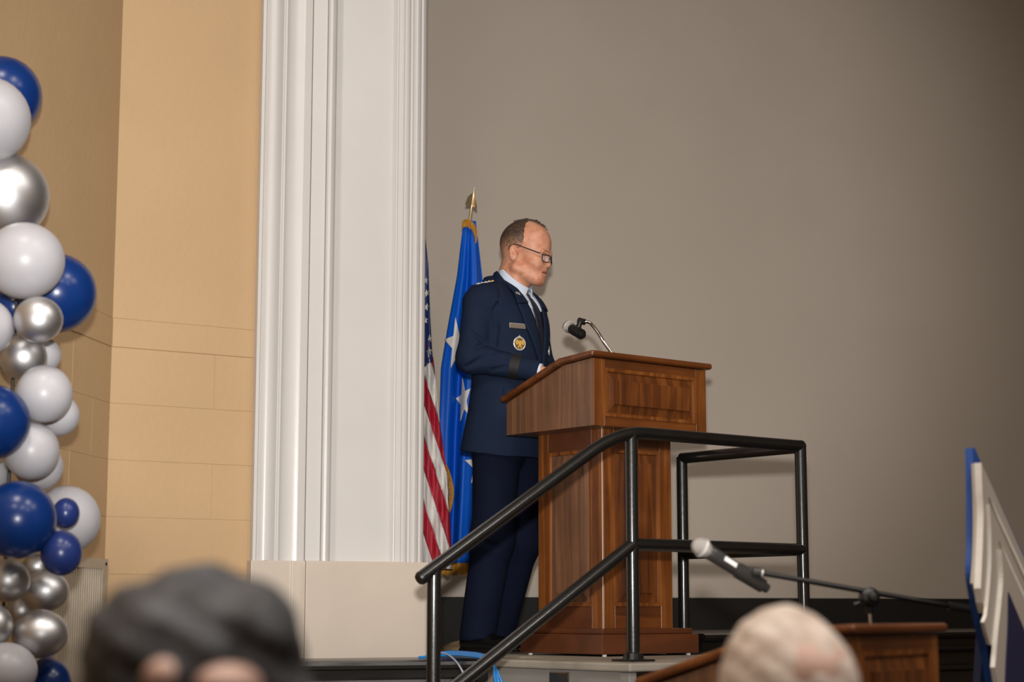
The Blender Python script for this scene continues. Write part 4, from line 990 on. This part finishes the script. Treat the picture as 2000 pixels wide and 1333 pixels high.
BALL = [list(q) for q in (
    (3, 187, 80, 80, 5.38, Bl, 'topmost blue balloon, behind the top white one'),
    (-24, 234, 85, 87, 5.14, W, 'topmost white balloon of the column'),
    (10, 384, 87, 88, 5.20, Si, 'large chrome silver balloon, highest of the silver ones'),
    (48, 510, 79, 77, 5.12, W, 'large white balloon just under the highest silver one'),
    (111, 573, 78, 79, 5.38, Bl, 'large blue balloon sticking out furthest right halfway up'),
    (75, 625, 48, 46, 5.05, Si, 'small silver balloon resting against the outermost blue one'),
    (-33, 641, 60, 59, 5.04, W, 'white balloon cut by the photo edge beside two small silver ones'),
    (46, 698, 46, 45, 5.14, Si, 'small silver balloon below the other small silver one, with a vertical highlight'),
    (84, 694, 35, 36, 5.42, W, 'small white balloon half hidden behind the small silver pair'),
    (86, 770, 55, 57, 5.12, W, 'white balloon below the small silver pair'),
    (114, 812, 41, 41, 5.34, W, 'small white balloon peeping out lower right behind another white one'),
    (-17, 825, 75, 74, 5.02, Bl, 'blue balloon cut by the left photo edge, a little below the small silver pair'),
    (61, 881, 54, 57, 5.14, W, 'white balloon between the two big lower blue ones'),
    (76, 912, 47, 47, 5.36, W, 'white balloon mostly hidden behind the one between the big blue ones'),
    (34, 1016, 75, 76, 5.02, Bl, 'big dark blue balloon touching two small navy ones'),
    (129, 1016, 66, 67, 5.44, W, 'big white balloon behind the two small navy balloons'),
    (129, 1003, 26, 30, 5.22, Nv, 'smallest navy balloon in front of the big white one'),
    (120, 1081, 40, 44, 5.06, Nv, 'small navy balloon hanging just above the vent'),
    (15, 1135, 43, 42, 5.14, Si, 'silver balloon cut by the photo edge under the big dark blue one'),
    (88, 1155, 46, 40, 5.26, Si, 'silver balloon just below the small navy one'),
    (78, 1239, 54, 47, 5.12, Si, 'lowest silver balloon with a small bright spot'),
    (-12, 1222, 36, 40, 5.05, Si, 'sliver of a silver balloon at the photo edge near the bottom'),
    (10, 1311, 61, 54, 5.03, W, 'lowest white balloon in the bottom left corner'),
    (94, 1334, 44, 48, 5.24, Bl, 'lowest blue balloon at the bottom edge'),
    (28, 600, 40, 42, 5.40, Bl, 'blue balloon almost hidden behind the large white one'),
    (42, 1193, 30, 30, 5.36, Si, 'small dull silver balloon deep between the lower silver ones'),
    (-16, 930, 34, 36, 5.32, W, 'sliver of a white balloon at the edge between the two big blue ones'),
    (72, 1107, 28, 24, 5.34, Si, 'small silver balloon tucked under the big dark blue one'))]
BALL.sort(key=lambda q: q[4])
done = []
for a in BALL:
    for _ in range(3):
        for q in done:
            k = a[4] / FPX; ra, rq = (a[2] + a[3]) / 2 * k, (q[2] + q[3]) / 2 * q[4] / FPX; dd = ((a[0] - q[0]) ** 2 + (a[1] - q[1]) ** 2) * k * k; need = ((ra + rq) * .95) ** 2 - dd
            if need > 0: a[4] = min(max(a[4], q[4] + math.sqrt(need)), 5.46)
    done.append(a)
    balloon(*a, knot=(random.uniform(-.6, -.1), random.uniform(.2, .8), random.uniform(-.6, .6)))
st_ = at(15, 1000, 5.3); bs_ = empty('balloon_stand', (st_.x, st_.y, 0)); tag(bs_, 'thin black pole standing inside the balloon column', 'stand')
pp = at(10, 740, 5.27); MB().tube([(st_.x, st_.y, .02), (st_.x, st_.y, 2.1)], .005, 10).build('pole', M['black_plastic'], bs_, True, smooth=True)
MB().lathe([(.18, 0), (.18, .015), (.05, .03), (.012, .05)], 24, Matrix.Translation((st_.x, st_.y, 0))).build('base', M['black_plastic'], bs_, True, smooth=True)

# ------------------------------------------------------------------ second lectern on the hall floor and its boom microphone
L2 = at(1664, 1250, 4.1); L2.z = .0
r2 = R(90 - 36)
lec2, _ = lectern('lectern', Vector((L2.x, L2.y, 0)), r2, 'lower wooden lectern in front of the stage behind the white-haired head', W=.47, zs=.966)
# ------------------------------------------------------------------ boom stand
MD = 4.78
pv = at(1698, 1168, MD); sb = Vector((pv.x + .01, pv.y, 0))
ms = empty('microphone_stand', sb); tag(ms, 'black boom microphone stand rising behind the lower lectern', 'stand')
MB().tube([(sb.x, sb.y, .03), (sb.x - .004, sb.y, pv.z - .16)], .011, 12).build('lower_tube', M['black_plastic'], ms, True, smooth=True)
MB().tube([(sb.x - .004, sb.y, pv.z - .18), tuple(pv - UP * .02)], .0048, 12).build('upper_tube', M['chrome'], ms, True, smooth=True)
MB().lathe([(.14, 0), (.14, .016), (.03, .035), (.016, .06)], 28, Matrix.Translation(sb)).build('base', M['black_plastic'], ms, True, smooth=True)
be0, be1 = at(1483, 1119, MD - .02), at(1862, 1186, MD + .03)
MB().tube([be0, be1], .0072, 12).build('boom', M['black_plastic'], ms, True, smooth=True)
dbm = (be1 - be0).normalized()
MB().tube([be1 - dbm * .012, be1 + dbm * .05], .011, 12).build('counterweight', M['dark_plastic'], ms, True, smooth=True)
b = MB(); b.lathe([(.022, -.016), (.026, -.012), (.026, .010), (.020, .016), (.010, .018)], 20, frame_to(pv, pv + Vector((.3, -1, .05)))); b.tube([pv + Vector((0, 0, -.005)), pv - UP * .042], [.014, .010], 12); b.tube([pv + Vector((-.022, 0, -.012)), pv + Vector((-.04, 0, -.018))], [.004, .007], 8)
b.build('clutch', M['black_plastic'], ms, True, smooth=True)
MB().lathe([(.012, 0), (.010, .008), (.004, .01)], 16, frame_to(pv + Vector((.005, -.018, .002)), pv + Vector((.3, -1, .05)))).build('clutch_knob', M['dark_plastic'], ms, True, smooth=True)
bm = empty('boom_microphone', at(1430, 1120, MD)); tag(bm, 'black handheld microphone with silver ball grille on the boom stand', 'microphone')
h2, t2 = at(1369, 1069, MD - .05), at(1499, 1151, MD + .02)
_d, Mx2, L_2 = microphone(bm, h2, t2, grey=True)
lbm = Matrix(Mx2); q0 = h2 + _d * .066; q1 = h2 + _d * .105
sd_ = Vector((.15, -1, .35)); sd_ = (sd_ - _d * sd_.dot(_d)).normalized(); u_ = _d.cross(sd_)
b = MB(); b.prism([q0 + sd_ * .0165 + u_ * .006, q1 + sd_ * .0165 + u_ * .006, q1 + sd_ * .0165 - u_ * .006, q0 + sd_ * .0165 - u_ * .006], sd_ * .003); b.build('white_sticker', M['label_white'], bm, True)
cm = h2 + _d * (L_2 * .70)
b = MB(); b.tube([cm - _d * .034, cm + _d * .05], [.0215, .019], 18); b.tube([cm + _d * .0 + UP * .014, be0 + Vector((-.008, 0, .004))], [.012, .009], 12); b.tube([be0 - dbm * .018, be0 + dbm * .004], .012, 14)
b.build('clip', M['dark_plastic'], ms, True, smooth=True)
MB().tube([be0 + dbm * .004, be0 + dbm * .009], .0095, 14).build('collar', M['silver'], ms, True, smooth=True)

# ------------------------------------------------------------------ emblem board on an easel at the right edge
gth = R(30); gd = Vector((math.sin(gth), math.cos(gth), 0)); gn = Vector((math.cos(gth), -math.sin(gth), 0))
G0 = at(1886, 1195, 4.6); G0 = Vector((G0.x, G0.y, 0))
def gp(px, py, o=0):
    O = G0 + gn * o; k = (px - 1000) / FPX
    for _ in range(4):
        u = (k * O.y - O.x) / (gd.x - k * gd.y); q = O + gd * u; z = at(px, py, q.y).z
        k = (px - 1000) / FPX * (math.cos(PITCH) + (z - CZ) / q.y * math.sin(PITCH))
    return Vector((q.x, q.y, z))
em = empty('emblem_board', Vector((G0.x, G0.y, 0)) + gd * .3); tag(em, 'blue and white layered wing-shaped board on an easel at the right edge', 'sign')
def layer(name, pts, o0, o1, me_, mf_):
    k = next((i for i in range(1, len(pts)) if pts[i][1] <= pts[i - 1][1] or pts[i][0] - pts[i - 1][0] > 12), len(pts)); k = min(k, 5)
    if k > 3: pts = [(v.x, v.y) for v in spline([(x, y, 0) for x, y in pts[:k]], 5)] + list(pts[k:])
    P = [gp(x, y, o0) for x, y in pts]; b = MB(); b.prism(P, gn * (o1 - o0)); o = b.build(name, me_, em, True)
    o.data.materials.append(mf_)
    for f_ in o.data.polygons:
        if len(f_.vertices) == len(P): f_.material_index = 1
    return o
layer('backing', [(1885, 876), (1886.5, 960), (1887, 1050), (1885, 1120), (1892, 1170), (1902, 1220), (1913, 1270), (1924, 1333), (1945, 1460), (2060, 1460), (2060, 1245), (1899, 900), (1889, 876)], -.012, .008, M['sign_blue'], M['sign_blue'])
layer('spacer', [(1897, 906), (1900, 1000), (1899, 1080), (1895, 1140), (1912, 1190), (2060, 1190), (2060, 1250)], .008, .014, M['sign_face'], M['sign_face'])
layer('feather', [(1903, 905), (1905, 960), (1907, 1010), (1905, 1080), (1901.5, 1150), (1906, 1178), (1911, 1198), (1925, 1200), (2060, 1225), (2060, 1251)], .014, .032, M['sign_white'], M['sign_face'])
layer('feather', [(1926, 986), (1929, 1040), (1929, 1100), (1925, 1160), (1920, 1203), (1915, 1216), (1921, 1240), (1927, 1260), (1940, 1262), (2060, 1275), (2060, 1282)], .032, .041, M['sign_white'], M['sign_face'])
layer('feather', [(1947, 1074), (1950, 1130), (1946, 1180), (1940, 1235), (1934, 1304), (1940, 1340), (1958, 1460), (2060, 1460), (2060, 1326)], .041, .053, M['sign_white'], M['sign_face'])
layer('navy_field', [(1968, 1157), (1967, 1220), (1963, 1300), (1960, 1400), (1960, 1460), (2060, 1460), (2060, 1378)], .053, .056, M['sign_navy'], M['sign_navy'])
layer('edge_strip', [(1930, 972), (1944, 1010), (2060, 1265), (2060, 1248)], .032, .037, M['sign_white'], M['sign_white'])
layer('edge_strip', [(1950, 1058), (1962, 1092), (2060, 1312), (2060, 1296)], .041, .046, M['sign_white'], M['sign_white'])
for (x0, y0, x1, y1, o) in ((1916, 1235, 1893, 1345, -.12),):
    a, c = gp(1910, 1215, -.05), gp(1902, 1345, -.10); c2 = a + (c - a) * ((a.z - .0) / (a.z - c.z))
    b = MB(); b.prism([a + gd * -.012, a + gd * .03, c2 + gd * .03, c2 + gd * -.012], gn * .02); b.build('easel_leg', M['easel'], em, True)
    a2 = a + gd * .6; c3 = c2 + gd * .6; b = MB(); b.prism([a2 + gd * -.012, a2 + gd * .03, c3 + gd * .03, c3 + gd * -.012], gn * .02); b.build('easel_leg', M['easel'], em, True)

# ------------------------------------------------------------------ audience heads in front
def seated(name, px, ytop, D, label, hairm, hair_fn, skin_fn, zoff=0):
    """a person on a chair, seen from behind, facing the stage; local: y forward (to the stage)"""
    top = at(px, ytop, D); e = empty(name, (top.x, D, 0)); tag(e, label, 'person'); zt = top.z
    def body(P):
        d = skin_fn(P, zt); d = su(d, cone(P, (0, -.01, zt - .19), (0, -.03, zt - .30), .058, .068), .03)
        return d
    v, f_ = nets(body, (-.16, -.16, zt - .36), (.16, .18, zt + .03), .006)
    mesh_np('body', v, f_, M['scalp'], e)
    v, f_ = nets(lambda P: hair_fn(P, zt), (-.17, -.17, zt - .3), (.17, .18, zt + .04), .005); mesh_np('hair', v, f_, hairm, e)
    def suit(P):
        sh = zt - .32
        d = su(cone(P, (-.15, -.02, sh - .05), (.15, -.02, sh - .05), .075), ell(P, (0, -.01, sh - .28), (.19, .13, .30)), .08)
        d = su(d, cone(P, (0, -.02, sh - .03), (0, -.03, sh + .05), .10, .07), .05)
        for s in (-1, 1):
            d = su(d, cone(P, (s * .2, -.02, sh - .07), (s * .24, -.03, sh - .33), .06, .05), .04); d = su(d, cone(P, (s * .24, -.03, sh - .33), (s * .12, .2, sh - .36), .05, .04), .03)
            d = su(d, cone(P, (s * .09, .0, .54), (s * .11, .42, .53), .085, .065), .05); d = su(d, cone(P, (s * .11, .42, .52), (s * .11, .44, .08), .062, .05), .04)
            d = su(d, cone(P, (s * .11, .42, .05), (s * .12, .56, .04), .045, .038), .03)
        return np.maximum(d, .002 - P[2])
    v, f_ = nets(suit, (-.34, -.22, -.02), (.34, .64, zt - .22), .016); mesh_np('suit', v, f_, M['suit_dark'], e)
    c = empty('chair', (top.x, D, 0)); b = MB().box((-.22, -.24, .40), (.22, .22, .452)); bevel(b.build('seat', M['chair_cloth'], c), .015)
    b = MB().box((-.21, -.29, .50), (.21, -.25, .80)); bevel(b.build('backrest', M['chair_cloth'], c), .012)
    for sx in (-1, 1):
        MB().tube([(sx * .2, .2, 0), (sx * .2, .2, .41)], .012, 8).build('leg', M['chair_metal'], c, smooth=True)
        MB().tube([(sx * .2, -.22, 0), (sx * .2, -.23, .45), (sx * .2, -.27, .78)], .012, 8).build('leg', M['chair_metal'], c, smooth=True)
    return e, c
def dark_hair(P, zt):
    d = ell(P, (0, .01, zt - .105), (.092, .112, .105))
    d = su(d, ell(P, (-.045, -.03, zt - .075), (.052, .06, .05)), .03); d = su(d, ell(P, (.062, -.02, zt - .062), (.036, .06, .040)), .02)
    d = su(d, ell(P, (-.075, 0, zt - .12), (.034, .06, .05)), .02); d = su(d, ell(P, (.085, .0, zt - .125), (.028, .05, .04)), .02)
    d = d + .0035 * np.sin(P[0] * 90 + P[2] * 50) * np.sin(P[2] * 110 + 1)
    # thin places where the scalp shows
    return d
def dark_skin(P, zt): return su(ell(P, (0, .02, zt - .12), (.076, .100, .105)), np.minimum(ell(P, (-.012, -.045, zt - .100), (.030, .066, .026)), ell(P, (.036, -.045, zt - .108), (.038, .066, .024))), .01)
def white_hair(P, zt):
    d = ell(P, (0, .01, zt - .11), (.086, .105, .112)); d = su(d, ell(P, (.03, -.04, zt - .10), (.058, .06, .065)), .03)
    d = d + .002 * np.sin(P[0] * 120 + P[2] * 60) * np.sin(P[2] * 90)
    return d
def white_skin(P, zt): return su(ell(P, (0, .02, zt - .12), (.074, .096, .105)), ell(P, (.022, -.04, zt - .088), (.060, .0635, .056)), .01)
p1, c1 = seated('person', 388, 1100, 1.72, 'out-of-focus person with thinning dark grey hair in the near foreground', M['hair_dark'], dark_hair, dark_skin)
tag(c1, 'chair carrying the dark-haired person in the foreground', 'chair')
p2, c2 = seated('person', 1530, 1185, 2.45, 'out-of-focus white-haired person with a bald patch in the foreground', M['hair_white'], white_hair, white_skin)
tag(c2, 'chair carrying the white-haired person in the foreground', 'chair')
